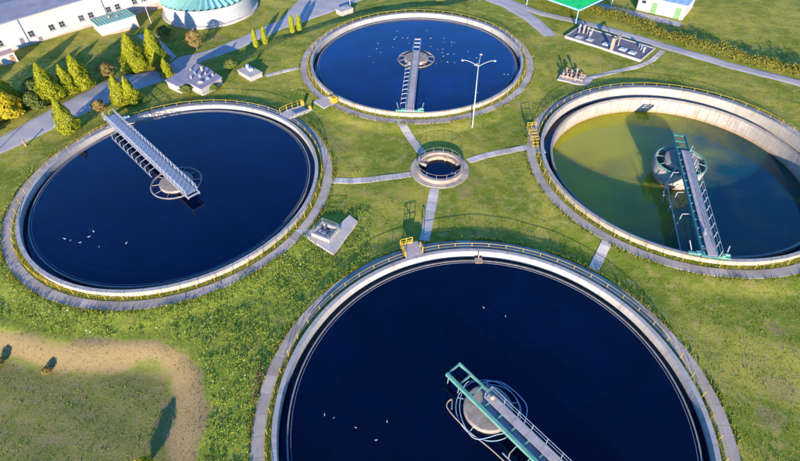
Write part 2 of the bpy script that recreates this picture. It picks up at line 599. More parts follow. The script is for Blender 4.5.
for off in (-.75, .75):
    tx = np.interp(y, [66, 72, 85, 100, 108], [17.0, 20.5, 24.0, 28.0, 29]) + off
    straw = np.maximum(straw, .42 * np.exp(-((x - tx) / .28) ** 2) * (y > 67) * (y < 106))
weeds = sstep(27, 31, y) * (1 - sstep(46, 52, y)) * (1 - sstep(-8, -1, x)) * (1 - hollow)
weeds = np.maximum(weeds, (1 - sstep(-13, -7, x)) * (1 - sstep(27, 32, y)) * (1 - hollow))
straw = np.maximum(straw, .38 * weeds * sstep(.2, 1.0, np.sin(x * .55 + 1.1 * np.sin(y * .5)) * np.sin(y * .8 + x * .2)))
zone = np.stack([straw, weeds, hollow, np.ones_like(x)], 1).astype(np.float32)
ca = me.color_attributes.new('zone', 'FLOAT_COLOR', 'POINT')
ca.data.foreach_set('color', zone.ravel())
me.shade_smooth()
ground = tag(link('ground', me), 'rough mown grass around the tanks with dry and weedy patches', None, None, 'structure')


# ------------------------------------------------------------------ roads and paths
def resample(pts, n):
    P = [Vector((p[0], p[1])) for p in pts]
    L = [0]
    for a, b in zip(P[:-1], P[1:]):
        L.append(L[-1] + (b - a).length)
    out = []
    for i in range(n):
        s = L[-1] * i / (n - 1)
        for j in range(len(P) - 1):
            if s <= L[j + 1] + 1e-9:
                t = (s - L[j]) / max(1e-9, L[j + 1] - L[j])
                out.append(P[j].lerp(P[j + 1], t))
                break
    return out


EXCL = []          # polygons kept free of tufts


def strip(name, e0, e1, mat, n=80, m=8, lift=0.06, label=None):
    A, B = resample(e0, n), resample(e1, n)
    X = np.array([[a.x + (b.x - a.x) * j / m for j in range(m + 1)] for a, b in zip(A, B)])
    Y = np.array([[a.y + (b.y - a.y) * j / m for j in range(m + 1)] for a, b in zip(A, B)])
    Z = gz(X, Y) + lift
    Z[:, 0] -= lift + .08
    Z[:, -1] -= lift + .08
    V = np.stack([X.ravel(), Y.ravel(), Z.ravel()], 1)
    ii, jj = np.meshgrid(np.arange(m), np.arange(n - 1))
    a = (jj * (m + 1) + ii).ravel()
    F = np.stack([a, a + m + 1, a + m + 2, a + 1], 1)
    me = fast_mesh(name, V, F, mat)
    ar = np.zeros(len(F) * 3)
    me.polygons.foreach_get('normal', ar)
    if ar[2::3].mean() < 0:
        me.flip_normals()
    o = tag(link(name, me), label, None, None, 'structure')
    EXCL.append([(p.x, p.y) for p in A] + [(p.x, p.y) for p in B[::-1]])
    return o


strip('road', [(-78, 40), (-61.4, 64.3), (-56.5, 70.3), (-51.8, 76.9), (-47.4, 81.3), (-43.6, 86), (-42.5, 91.5), (-38, 97.3), (-32.3, 101.8), (-24.3, 111.5), (-15, 119.1), (-10.6, 123.5), (0, 133), (14, 150)],
      [(-82, 44), (-64, 69.2), (-60.5, 75.4), (-57.3, 81.7), (-55.1, 87.2), (-52.4, 90.1), (-49.5, 91.8), (-46, 94.4), (-44.8, 98.5), (-39.2, 101.2), (-31.7, 109.4), (-26.4, 116), (-24, 128), (-18, 150)],
      'asphalt', 150, 14, label='grey asphalt service road and yard')
strip('service_lane', [(-45.5, 95.8), (-50, 101), (-56, 108)], [(-44.6, 99.4), (-48, 104), (-52.5, 110)], 'asphalt', 30, 6, 0.075, 'asphalt lane leading to the small annex')
strip('lane', [(15, 128), (19.7, 120.5), (23.7, 116.3), (27.5, 109), (30.0, 100.9)], [(24, 128), (28.0, 118.2), (29.8, 114.4), (31.2, 109.6), (33.4, 101.2)], 'asphalt', 50, 6, label='pale lane beside the flat roofed block')
strip('road', [(24, 124), (33.1, 113), (41.9, 107.6), (52.9, 97.6), (62.5, 88.7), (71.4, 81.6), (95, 64), (130, 38)],
      [(22, 122), (31.5, 110.9), (40.4, 105.2), (51.2, 94.9), (60.9, 86.0), (69.9, 79.2), (93, 61.5), (128, 36)], 'asphalt', 110, 6, 0.075, label='narrow pale road along the grass bank')


def slab_path(pts, wd, label, ln=0.62, lift=0.05):
    mb = MB()
    P = [Vector((p[0], p[1])) for p in pts]
    tot = sum((b - a).length for a, b in zip(P[:-1], P[1:]))
    n = max(2, int(tot / ln))
    Q = resample(pts, n + 1)
    L, Rr = [], []
    for i, (a, b) in enumerate(zip(Q[:-1], Q[1:])):
        d = (b - a).normalized()
        nn = Vector((-d.y, d.x)) * wd / 2
        if i == 0:
            L.append(a + nn)
            Rr.append(a - nn)
        L.append(b + nn)
        Rr.append(b - nn)
        e = d * 0.012
        A, B = a + e, b - e
        za, zb = g1(*A) + lift, g1(*B) + lift
        q = [A + nn, A - nn, B - nn, B + nn]
        zt = [za, za, zb, zb]
        mb.add([(p.x, p.y, z) for p, z in zip(q, zt)] + [(p.x, p.y, z - .3) for p, z in zip(q, zt)],
               [(0, 1, 2, 3), (7, 6, 5, 4), (0, 4, 5, 1), (1, 5, 6, 2), (2, 6, 7, 3), (3, 7, 4, 0)])
    EXCL.append([tuple(p) for p in L] + [tuple(p) for p in Rr[::-1]])
    return tag(mb.build('footpath', 'paver'), label, None, None, 'structure')


slab_path([(0.5, 70.4), (3.6, 62.4)], 1.25, 'paved footpath from the small well towards the far tank')
slab_path([(-9.8, 56.05), (-4, 56.5), (1.7, 57.4)], 1.15, 'paved footpath from the small well towards the left tank')
slab_path([(10.3, 60.2), (13, 61.5), (16, 62.4), (19.6, 62.9)], 1.15, 'paved footpath from the small well towards the right tank')
slab_path([(4.95, 54.1), (3.0, 44.0)], 1.3, 'paved footpath from the small well towards the near tank')
slab_path([(22.6, 38.6), (25.9, 43.6)], 1.2, 'paved footpath joining the near and right tanks')
slab_path([(-24.2, 87.3), (-21, 88.9), (-17.4, 89.4)], 0.9, 'paved footpath from the small kiosk to the far tank')
slab_path([(33.2, 81.0), (34.9, 83.8), (39.1, 85.6), (45.0, 87.7), (48.3, 89.8), (51.7, 93.7)], 1.0, 'paved footpath bending round the flat roofed block')


# ------------------------------------------------------------------ settling tanks
def a_of(t, x, y):
    c = TANKS[t]
    return math.atan2(y - c[1], x - c[0])


WZ = {'left': 0.42, 'far': 0.22, 'near': 0.22, 'right': -2.75}
POST = MB().tube((0, 0, -.06), (0, 0, 1.09), 0.03, 6).mesh('post', 'yellow')
TANK_LABEL = {
    'left': 'round concrete settling tank crossed by the grey truss bridge, yellow railing, seven gulls on it',
    'far': 'round concrete settling tank furthest back, bright blue water dotted with many gulls',
    'right': 'partly drained round concrete settling tank with murky green water and bare pale walls',
    'near': 'round concrete settling tank nearest the camera, cut by the lower picture edge'}
WATER_LABEL = {'left': 'dark navy water in the left settling tank', 'far': 'blue water in the furthest settling tank',
               'right': 'murky green water low in the drained tank', 'near': 'near black water in the nearest settling tank'}
GAPS = {'left': [(a_of('left', -16.4, 74.4), 0.075)], 'far': [(a_of('far', -10.8, 78.2), 0.05)],
        'right': [(a_of('right', 20.9, 64.5), 0.10)], 'near': [(a_of('near', 1.15, 42.6), 0.055)]}
for t, (cx, cy) in TANKS.items():
    T = thing('settling_tank', TANK_LABEL[t], 'settling tank', (cx, cy, 0), 0, 'round settling tanks of the treatment plant')
    low = t == 'right'
    wz = -2.75 if low else WZ[t]
    wm = 'wallR' if low else 'wall'
    # outer wall with a slightly proud coping
    MB().lathe([(19.6, -1.6), (20.0, -1.6), (20.0, 0.86), (20.05, 0.865), (20.05, 1.0), (19.58, 1.0), (19.58, 0.9), (19.6, 0.895)], 200).build('outer_wall', wm, T)
    MB().lathe([(18.25, -1.1), (19.62, -1.1), (19.62, -1.3), (18.25, -1.3)], 160).build('channel_floor', 'dark', T)
    if low:
        MB().ring(18.15, 18.40, -1.25, -0.10, 200).build('weir_wall', 'weir', T)
        MB().ring(18.20, 18.60, -6.2, -1.30, 160).build('backing_wall', 'dark', T)
        N = 72
        pm = MB().ring(18.02, 18.19, -3.95, -0.35, 3, -PI / N + 0.0012, PI / N - 0.0012).mesh('wall_panel', wm)
        for i in range(N):
            link('wall_panel', pm, T, None, 2 * PI * i / N)
        MB().lathe([(0, -5.6), (18.4, -5.3), (18.4, -5.6), (0, -6.0)], 120, closed_prof=False).build('tank_floor', 'dark', T)
    else:
        MB().ring(18.68, 18.82, -1.6, wz + 0.06, 200).build('weir_wall', 'weir', T)
        MB().ring(18.42, 18.455, wz - .4, wz + .035, 200).build('scum_baffle', 'roofgrey', T)
        MB().lathe([(0, -3.6), (18.2, -3.2), (18.2, -3.5), (0, -4.0)], 100, closed_prof=False).build('tank_floor', 'dark', T)
    # weir brackets
    # water
    wat = MB().disc(18.2 if low else 18.75, wz, 128)
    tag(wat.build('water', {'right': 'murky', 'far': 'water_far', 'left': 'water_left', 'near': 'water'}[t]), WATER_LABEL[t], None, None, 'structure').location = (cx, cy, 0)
    MBw = MB().lathe([(18.30 if low else 18.75, -0.8 if low else wz - 0.35), (19.63, -0.8 if low else wz - 0.35)], 128, closed_prof=False)
    o = MBw.build('launder_water', 'water', T)
    # verge and ring path
    MB().lathe([(19.98, 0.0), (19.98, PATH_Z - .07), (20.8, PATH_Z - .05), (20.8, 0.0)], 160).build('grass_verge', 'grass', T)
    o = MB()
    for q in range(66):
        o.ring(20.75, 22.0 + rnd.uniform(-.02, .02), 0.0, PATH_Z + rnd.uniform(-.006, .006), 4, 2 * PI * q / 66, 2 * PI * (q + 1) / 66 - .0012)
    o = o.build('ring_path', 'slab')
    o.location = (cx, cy, 0)
    tag(o, {'left': 'concrete ring path round the left tank', 'far': 'concrete ring path round the furthest tank', 'right': 'concrete ring path round the drained tank', 'near': 'concrete ring path round the nearest tank'}[t], None, None, 'structure')
    # yellow guard railing
    rr = 20.55
    ga, gw = GAPS[t][0]
    n = 62
    top = MB().torus(rr, 0.025, 1.40, 200, 6, ga + gw, ga + 2 * PI - gw)
    top.torus(rr, 0.014, 0.92, 200, 5, ga + gw, ga + 2 * PI - gw)
    rail = top.build('railing', 'yellow', T)
    for i in range(n + 1):
        an = ga + gw + (2 * PI - 2 * gw) * i / n
        link('post', POST, rail, (rr * math.cos(an), rr * math.sin(an), PATH_Z))
    EXCL.append([(cx + 22.05 * math.cos(2 * PI * i / 60), cy + 22.05 * math.sin(2 * PI * i / 60)) for i in range(60)])


# ------------------------------------------------------------------ centre columns
COLUMN_LABEL = {'left': 'round concrete centre column in the left tank, hooped by a pale ring', 'far': 'round concrete centre column in the furthest tank ringed by a pipe',
                'right': 'wide concrete drum standing exposed in the drained green tank', 'near': 'round concrete centre column in the nearest tank inside loose hoops'}
for t, (cx, cy) in TANKS.items():
    T = thing('center_column', COLUMN_LABEL[t], 'column', (cx, cy, 0), 0, 'centre columns of the tanks')
    low = t == 'right'
    MB().lathe([(0, 0.80), (2.2, 0.76), (2.3, 0.70), (2.3, 0.1), (2.0, 0.0), (2.0, -5.4)], 64, closed_prof=False).build('column', 'disc', T)
    MB().lathe([(0.01, 1.25), (0.5, 1.25), (0.5, 0.7)], 24, closed_prof=False).build('pivot', 'galv', T)
    hoopm = 'green' if low else ('weir' if t != 'near' else 'roofblue')
    hoop = MB().torus(3.45 if t != 'near' else 3.0, 0.10 if t != 'near' else 0.035, 0.5 if t == 'left' else .36, 72, 6)
    if t == 'near':
        pts_ = [(2.85 * (1 + .13 * math.sin(2.3 * i_ + .7)) * math.cos(2 * PI * i_ / 9), 2.85 * (1 + .13 * math.sin(2.3 * i_ + .7)) * math.sin(2 * PI * i_ / 9), .45) for i_ in range(10)]
        hoop.curve(pts_[:-1], .035, 5, 5, True)
    hp = hoop.build('hoop', hoopm, T)
    for i in range(10 if t != 'near' else 5):
        an = 2 * PI * i / (10 if t != 'near' else 5) + 0.2
        MB().tube((2.25 * math.cos(an), 2.25 * math.sin(an), 0.55), ((3.45 if t != 'near' else 3.0) * math.cos(an), (3.45 if t != 'near' else 3.0) * math.sin(an), 0.5 if t == 'left' else .36), 0.05 if t != 'near' else .028, 5).build('spoke', hoopm, T)
    if low:
        MB().lathe([(3.35, 0.15), (3.55, 0.15), (3.45, -1.2), (2.9, -2.9), (2.7, -2.9), (3.25, -1.2)], 64).build('drum_wall', 'wallR', T)
        for an in (3.6, 4.5, 5.6, 0.4, 1.8):
            MB().tube((2.75 * math.cos(an), 2.75 * math.sin(an), -2.6), (3.1 * math.cos(an), 3.1 * math.sin(an), -4.6), 0.16, 8).build('strut', 'white', T)
    else:
        MB().ring(3.30, 3.40, -1.5, (WZ[t] + .08) if t != 'near' else WZ[t] - .05, 72).build('drum_wall', 'weir' if t != 'near' else 'roofgrey', T)


# ------------------------------------------------------------------ scraper bridges
def bridge(t, ang, x0, x1, label, kind, side):
    cx, cy = TANKS[t]
    B = thing('scraper_bridge', label, 'bridge', (cx, cy, 0), R(ang), 'rotating scraper bridges')
    bm = {'truss': 'galv', 'pale': 'galv', 'green': 'green', 'teal': 'teal'}[kind]
    truss = kind == 'truss'
    hw = {'truss': 0.8, 'pale': 0.62}.get(kind, 0.85)
    zt, zb = 1.72, 1.30
    for s in (-1, 1):
        MB().box(((x0 + x1) / 2, s * hw, (zt + zb) / 2), (x1 - x0, 0.16 if kind != 'green' or s != side else 0.3, zt - zb)).build('beam', 'galv' if kind == 'pale' and s > 0 else ('green' if kind == 'pale' else bm), B)
    nx_ = int((x1 - x0) / 1.55)
    cm = MB().box((0, 0, 0), (0.14, 2 * hw - 0.17, 0.2)).mesh('cross_member', bm)
    for i in range(nx_ + 1):
        link('cross_member', cm, B, (x0 + 0.07 + (x1 - x0 - .14) * i / nx_, 0, zt - 0.18))
    # deck plates
    dx0 = -0.6 if not truss else -5.2
    dy, dw = {'truss': (0, 1.35), 'pale': (0.0, 0.98), 'green': (side * -0.42, 0.85), 'teal': (side * -0.2, 1.1)}[kind]
    npl = int((x1 - dx0) / 1.5)
    L = (x1 - dx0) / npl
    pm = MB().box((0, 0, 0), (L - 0.03, dw, 0.05)).mesh('deck_plate', 'grate' if not truss else 'galv')
    for i in range(npl):
        link('deck_plate', pm, B, (dx0 + L * (i + .5), dy, zt + 0.035 + rnd.uniform(-.006, .006)))
    if kind in ('green', 'teal'):
        MB().box(((dx0 + x1) / 2, side * .3, zb + .06), (x1 - dx0, 1.0, .05)).build('cable_tray', 'galv', B)
    # railings
    rails = [-side] if kind in ('green', 'teal') else [-1, 1]
    rz0 = zt + 0.06
    ph = 1.0 if not truss else 1.05
    rcol = 'galv' if kind != 'teal' else 'white'
    for s in rails:
        yy = s * (hw + 0.02) if kind != 'green' else dy + s * (dw / 2 + 0.05)
        m_ = MB().tube((dx0, yy, rz0 + ph), (x1, yy, rz0 + ph), 0.035, 6)
        m_.tube((dx0, yy, rz0 + ph * .5), (x1, yy, rz0 + ph * .5), 0.025, 5)
        step = 1.0 if truss else 1.5
        npst = int((x1 - dx0) / step)
        if truss:
            for i in range(npst):
                xa = dx0 + (x1 - dx0) * i / npst
                xb = dx0 + (x1 - dx0) * (i + 1) / npst
                m_.tube((xa, yy, rz0), (xb, yy, rz0 + ph), 0.025, 5)
        rl = m_.build('railing', rcol, B)
        pmx = MB().tube((0, 0, -.05), (0, 0, ph), 0.035, 6).mesh('post', rcol)
        for i in range(npst + 1):
            link('post', pmx, rl, (dx0 + (x1 - dx0) * i / npst, yy, rz0))
    if kind == 'green':
        m_ = MB()
        for zz in (0.5, 1.0):
            m_.tube((dx0, dy - .42, rz0 + zz), (dx0, dy + .42, rz0 + zz), .03, 6)
        m_.tube((dx0, dy + side * .42, rz0 - .02), (dx0, dy + side * .42, rz0 + 1), .035, 6)
        m_.build('end_rail', rcol, B)
    # scraper rods hanging beside the bridge
    wz = -4.4 if t == 'right' else -0.9
    rstep = 1.45 if kind != 'teal' else 4.3
    rods = int((x1 - 4.5) / rstep)
    for i in range(rods):
        xx = 4.2 + rstep * i
        if xx > 17.4:
            break
        yo = side * (hw + 1.05)
        m_ = MB().tube((xx, side * hw, zb + .1), (xx, yo, zb - 0.1), 0.045, 6)
        m_.tube((xx, yo, zb - 0.1), (xx + .1, yo + side * .1, wz), 0.05, 6)
        m_.build('scraper_rod', 'galv' if kind != 'teal' else 'white', B)
    MB().tube((3.6, side * (hw + 1.15), WZ[t] + .12 if t != 'right' else -0.9), (17.3, side * (hw + 1.15), WZ[t] + .12 if t != 'right' else -0.9), 0.07, 8).build('skimmer_pipe', 'galv' if kind != 'teal' else 'white', B)
    if kind == 'teal':
        for q, (xa, xb, zz) in enumerate(((2.8, 16.8, -.2), (3.2, 15.5, -1.4), (2.9, 14.0, -2.4))):
            MB().curve([(xa, -side * .95, 0.9), (xa + 1.5, -side * (1.5 + .2 * q), zz), (xb, -side * (1.25 + .15 * q), zz + .5), (xb + 1.0, -side * .95, 1.3)], 0.055, 6).build('stay_cable', 'white', B)
        MB().curve([(2.2, side * 1.0, .9), (4.2, side * 2.0, -1.2), (7.0, side * 2.2, -3.6)], 0.07, 6).build('stay_cable', 'white', B)
    if kind == 'green':
        MB().curve([(-2.2, side * 2.6, 0.45), (-2.9, side * 1.9, .45), (-2.6, side * 2.8, .42), (0.2, side * 2.9, 0.42), (3.2, side * 2.5, 0.38), (9.5, side * 2.2, 0.3)], 0.06, 6).build('scum_arm', 'pipe', B)
        MB().curve([(-2.4, -side * 1.2, 0.45), (-1.0, -side * 3.0, .42), (2.0, -side * 3.1, .4), (3.2, -side * 1.4, .36)], 0.045, 6).build('scum_arm', 'roofblue', B)
        MB().ellipsoid((dx0 + .55, dy, rz0 + .3), .24, .24, .3, 12, 8).build('beacon', 'pipe', B)
        for xx in (x0 + .3, x0 + 1.7):
            MB().tube((xx, side * hw, zb + .1), (xx, side * (hw + .15), -.5), .05, 6).build('scraper_rod', 'galv', B)
    # end carriage riding on the tank wall
    ec = 'green' if kind in ('green', 'pale', 'teal') else 'galv'
    xw = 19.8
    if kind != 'truss':
        MB().box((xw, 0, 1.36), (0.34, 4.6, 0.26)).box((xw, 1.0 * side, 1.56), (0.5, 0.9, 0.2)).build('end_carriage', ec, B)
    else:
        MB().box((xw, 0, 1.22), (0.34, 3.6, 0.16)).build('end_carriage', 'galv', B)
    ey = 1.95 if kind != 'truss' else 1.6
    for s in (-1, 1):
        MB().tube((xw - .09, s * ey, 1.22), (xw + .09, s * ey, 1.22), 0.22, 14).build('wheel', 'dark', B)
    MB().tube((xw - .25, -side * 1.6, 1.62), (xw - .25, -side * 2.2, 1.62), 0.16, 10).box((xw - .1, -side * 1.5, 1.58), (.4, .4, .3)).build('drive_motor', 'green' if kind != 'truss' else 'roofblue', B)
    if kind != 'truss':
        for s in (-1, 1):
            MB().tube((xw - .4, s * 1.9, 1.45), (xw - 1.3, s * 2.2, 2.1), .06, 6).build('brush_arm', 'white' if t == 'right' else 'galv', B)
    if truss:
        # access steps down to the grass outside the tank
        for i in range(6):
            MB().box((x1 + 0.25 + 0.42 * i, 0, zt - 0.12 - 0.22 * i), (0.40, 1.0, 0.05)).build('step', 'galv', B)
        for s in (-1, 1):
            MB().beam((x1, s * .55, zt - .02), (x1 + 2.7, s * .55, 0.1), .07, .2).tube((x1, s * .55, zt + 1.05), (x1 + 2.7, s * .55, 1.1), .04, 6).tube((x1 + 2.7, s * .55, 0), (x1 + 2.7, s * .55, 1.1), .04, 6).build('stair_side', 'white', B)
    return B


bridge('left', 133.6, -5.6, 21.6, 'grey truss footbridge with lattice railings reaching the centre of the left tank', 'truss', 1)
bridge('far', -95.2, -5.9, 20.2, 'narrow pale grey bridge pointing at the camera over the furthest tank', 'pale', -1)
bridge('right', -104.0, -4.8, 20.2, 'teal beamed bridge with grey deck over the drained green tank', 'teal', -1)
bridge('near', -50.5, -4.75, 20.2, 'mint green beamed bridge cut by the lower picture edge', 'green', -1)

# little overflow box on the near tank's weir
T = thing('overflow_box', 'small rusty overflow box on the weir of the nearest tank', 'box', (9.36, 40.45, .4))
MB().box((0, 0, -.22), (.8, .7, .3)).build('box', 'rust', T)
MB().box((0, 0, -.05), (.9, .8, .04)).build('lid', 'pipe', T)
MB().tube((0, .3, -.05), (0, .3, .75), .05, 6).build('pipe', 'pipe', T)

# ------------------------------------------------------------------ round well between the tanks
W = thing('distribution_well', 'small round concrete well with railing and pipe stubs between the tanks', 'well', (*WELL, 0))
MB().lathe([(3.07, -1.6), (3.45, -1.6), (3.45, 0.66), (3.5, 0.68), (3.5, 0.82), (3.04, 0.82), (3.04, 0.68), (3.07, 0.66)], 72).build('wall', 'disc', W)
MB().disc(3.1, -0.1, 48).build('water', 'water', W)
MB().disc(3.2, -1.55, 48).build('floor', 'dark', W)
MB().ring(2.55, 3.05, -.6, .45, 40, 0.25, 2.7).build('ledge', 'pipe', W)
for an, ln, r_ in ((2.75, 1.0, .32), (1.15, .7, .30), (5.7, 1.2, .16), (4.3, .5, .14), (5.0, .5, .14)):
    c_, s_ = math.cos(an), math.sin(an)
    MB().tube((3.1 * c_, 3.1 * s_, .25), ((3.05 - ln) * c_, (3.05 - ln) * s_, .2), r_, 12).build('pipe_stub', 'pipe' if r_ > .2 else 'white', W)
m_ = MB().torus(3.25, .02, 1.57, 72, 6)
rl = m_.build('railing', 'disc', W)
pm = MB().tube((0, 0, 0), (0, 0, .76), .024, 6).mesh('post', 'disc')
for i in range(14):
    an = 2 * PI * i / 14
    link('post', pm, rl, (3.25 * math.cos(an), 3.25 * math.sin(an), .81))
o = MB()
for q in range(18):
    o.ring(3.44, 4.25 + rnd.uniform(-.02, .02), -0.2, 0.16 + rnd.uniform(-.006, .006), 4, 2 * PI * q / 18, 2 * PI * (q + 1) / 18 - .006)
o = o.build('ring_path', 'slab')
o.location = (*WELL, 0)
tag(o, 'concrete ring path round the small well', None, None, 'structure')
EXCL.append([(WELL[0] + 4.55 * math.cos(2 * PI * i / 40), WELL[1] + 4.55 * math.sin(2 * PI * i / 40)) for i in range(40)])


# ------------------------------------------------------------------ stairs onto the tank rims
def rail_run(parent, pts, h=0.95, mat='yellow', r=0.035, mid=True):
    m_ = MB()
    for a, b in zip(pts[:-1], pts[1:]):
        m_.tube((a[0], a[1], a[2] + h), (b[0], b[1], b[2] + h), r, 6)
        if mid:
            m_.tube((a[0], a[1], a[2] + h * .52), (b[0], b[1], b[2] + h * .52), r * .8, 5)
    o = m_.build('railing', mat, parent)
    for p in pts:
        MB().tube((p[0], p[1], p[2] - .05), (p[0], p[1], p[2] + h), r * 1.15, 6).build('post', mat, o)
    return o


an = a_of('left', -16.2, 74.6)
T = thing('concrete_stair', 'pale concrete stair with yellow railing climbing to the left tank rim', 'stairs', (*TANKS['left'], 0), an)
MB().box((21.0, 0, 0.58), (1.9, 2.3, 0.66)).build('landing', 'path', T)
for i in range(7):
    MB().box((22.15 + .46 * i, 0, (0.88 - .12 * i) / 2 - .1), (.45, 1.5, 0.88 - .12 * i + .2)).build('step', 'paver', T)
for s in (-1, 1):
    MB().add([(21.9, s * .76, -.2), (25.5, s * .76, -.2), (25.5, s * .76, .35), (21.9, s * .76, 1.05), (21.9, s * 1.1, -.2), (25.5, s * 1.1, -.2), (25.5, s * 1.1, .35), (21.9, s * 1.1, 1.05)],
             [(0, 1, 2, 3), (7, 6, 5, 4), (3, 2, 6, 7), (1, 5, 6, 2), (0, 3, 7, 4)]).build('cheek_wall', 'concrete', T)
rail_run(T, [(20.6, 1.12, .93), (21.9, .96, 1.03), (23.1, .96, .8), (24.3, .96, .58), (25.4, .96, .36)])
MB().box((25.3, .9, .75), (.35, .5, .8)).build('warning_board', 'yellow', T)
MB().box((25.3, -.9, .62), (.3, .4, .5)).build('warning_board', 'yellow', T)
EXCL.append([(-18.5, 72), (-16.8, 70.2), (-13.2, 75.2), (-15.8, 78)])

an = a_of('near', 1.15, 42.6)
T = thing('steel_landing', 'small steel landing with yellow rails on the nearest tank rim', 'landing', (*TANKS['near'], 0), an)
MB().box((21.15, 0, 0.99), (2.1, 2.2, 0.07)).build('floor', 'grate', T)
for xx in (20.6, 22.1):
    for s in (-1, 1):
        MB().tube((xx, s * 1.0, .2), (xx, s * 1.0, .96), .05, 6).build('leg', 'yellow', T)
rail_run(T, [(20.2, 1.08, 1.02), (21.2, 1.08, 1.02), (22.18, 1.08, 1.02), (22.18, 0.3, 1.02), (22.18, -.45, 1.02)], .95, 'yellow', .045)
rail_run(T, [(20.2, -1.08, 1.02), (21.1, -1.08, 1.02)], .95, 'yellow', .045)
MB().box((22.2, .35, 1.14), (.05, 1.5, .22)).box((21.2, 1.1, 1.12), (2.0, .05, .18)).build('kick_plate', 'yellow', T)
for i in range(4):
    MB().box((21.6, -1.25 - .3 * i, .8 - .2 * i), (1.1, .28, .05)).build('step', 'grate', T)

T = thing('steel_stair', 'steel stair with yellow treads beside the drained tank', 'stairs', (21.0, 62.9, 0), R(90 + 4))
for i in range(6):
    MB().box((.3 + .62 * i, 0, .42 + .14 * i), (.34, 1.35, .07)).build('step', 'yellow', T)
for s in (-1, 1):
    MB().beam((0, s * .7, .36), (3.9, s * .7, 1.24), .07, .22).build('stringer', 'galv', T)
rail_run(T, [(0.1, .72, .4), (1.3, .72, .68), (2.6, .72, .96), (3.9, .72, 1.22)], .9, 'yellow', .04)
rail_run(T, [(3.9, .72, 1.22), (3.9, 0, 1.22), (3.9, -.7, 1.22)], .9, 'yellow', .04)
MB().box((-.7, .0, .32), (1.5, 1.8, .16)).build('pad', 'concrete', T)

an = a_of('far', -10.8, 78.0)
T = thing('valve_stand', 'orange yellow valve stand on a concrete pad at the furthest tank', 'valve', (*TANKS['far'], 0), an)
MB().box((21.9, -.4, .32), (2.6, 3.0, .16)).build('pad', 'path', T)
MB().box((20.8, .8, .85), (.8, .9, .95)).build('housing', 'yellow', T)
MB().tube((20.4, -.2, .9), (21.2, -.2, .9), .2, 10).tube((20.8, -.2, .3), (20.8, -.2, .9), .12, 8).build('pipe', 'pipe', T)
rail_run(T, [(20.5, -1.7, .4), (20.5, -.9, .4), (20.5, 1.4, .4), (21.4, 1.4, .4)], 1.05)

# ------------------------------------------------------------------ square valve chamber
T = thing('valve_chamber', 'square open concrete chamber on an angled slab between left and near tanks', 'chamber', (-9.4, 45.6, 0))
sl_ = [(-13.6, 46.4), (-8.2, 42.0), (-5.5, 47.7), (-6.6, 48.9), (-8.5, 46.2), (-11.9, 46.3)]
MB().prism([(x + 9.4, y - 45.6) for x, y in sl_], -.1, .36).build('slab', 'paver', T)
EXCL.append([(-13.6, 46.4), (-8.2, 42.0), (-5.5, 47.7), (-7, 49.6), (-11, 49)])
ux, uy = (-8.8 + 11.1), (43.8 - 45.1)
th = math.atan2(uy, ux)
C_ = Matrix.Rotation(th, 2)


def loc2(x, y):
    v = C_ @ Vector((x, y))
    return (v.x, v.y)


for (px, py, sx, sy) in ((0, -1.1, 2.7, .26), (0, 1.1, 2.7, .26), (-1.22, 0, .26, 1.94), (1.22, 0, .26, 1.94)):
    p = loc2(px, py)
    MB().box((p[0], p[1], .40), (sx, sy, 1.0), th).build('wall', 'concrete', T)
p = loc2(0, 0)
MB().box((p[0], p[1], .1), (2.2, 1.94, .12), th).build('floor', 'rooftan', T)
for px, py in ((-.6, -.3), (-.35, .35), (.1, -.5)):
    p = loc2(px, py)
    MB().tube((p[0], p[1], .15), (p[0], p[1], 1.0), .07, 8).tube((p[0], p[1], .95), (p[0], p[1], 1.0), .22, 12).build('valve_spindle', 'galv', T)
p = loc2(.65, .3)
MB().box((p[0], p[1], .5), (.9, 1.1, .07), th).build('cover_plate', 'disc', T)
q = [loc2(a, b) + (.9,) for a, b in ((-1.2, -1.1), (1.2, -1.1), (1.2, 1.1), (-1.2, 1.1), (-1.2, -1.1))]
rail_run(T, q, .7, 'galv', .025)

# ------------------------------------------------------------------ tall lamp post
T = thing('street_lamp', 'tall white lamp post with three curved arms in front of the furthest tank', 'lamp post', (11.9, 68.9, 0))
MB().tube((0, 0, -.3), (0, 0, 6), .10, 10, .08).tube((0, 0, 6), (0, 0, 10.6), .08, 10, .05).build('pole', 'white', T)
MB().tube((0, 0, 0), (0, 0, .5), .18, 10).build('base', 'galv', T)
for an in (R(165), R(75), R(5), R(235)):
    L = 2.1 if an != R(235) else .7
    pts = [(L * s * math.cos(an), L * s * math.sin(an), 10.5 + .75 * math.sin(s * PI / 2)) for s in (0, .25, .5, .75, 1)]
    arm = MB().path(pts, .042, 6).build('arm', 'white', T)
    e = pts[-1]
    hd = MB().ellipsoid((e[0] + .25 * math.cos(an), e[1] + .25 * math.sin(an), e[2] - .04), .24, .24, .11, 10, 6).build('lamp_head', 'white', arm)


def simple_lamp(x, y, h, label):
    z = g1(x, y)
    T = thing('street_lamp', label, 'lamp post', (x, y, z))
    MB().tube((0, 0, -.3), (0, 0, h), .09, 8, .06).build('pole', 'white', T)
    MB().path([(0, 0, h), (.15, -.4, h + .18), (.3, -.9, h + .22)], .045, 6).build('arm', 'white', T)
    MB().ellipsoid((.32, -1.1, h + .2), .16, .34, .09, 10, 6).build('lamp_head', 'white', T)


simple_lamp(-54.6, 114.2, 6.0, 'slim white lamp post near the end of the long cream building')
simple_lamp(-10.4, 120.8, 6.0, 'slim white lamp post behind the furthest tank by the yard')
simple_lamp(-62.6, 60.6, 5.0, 'slim lamp post beside the road left of the left tank')

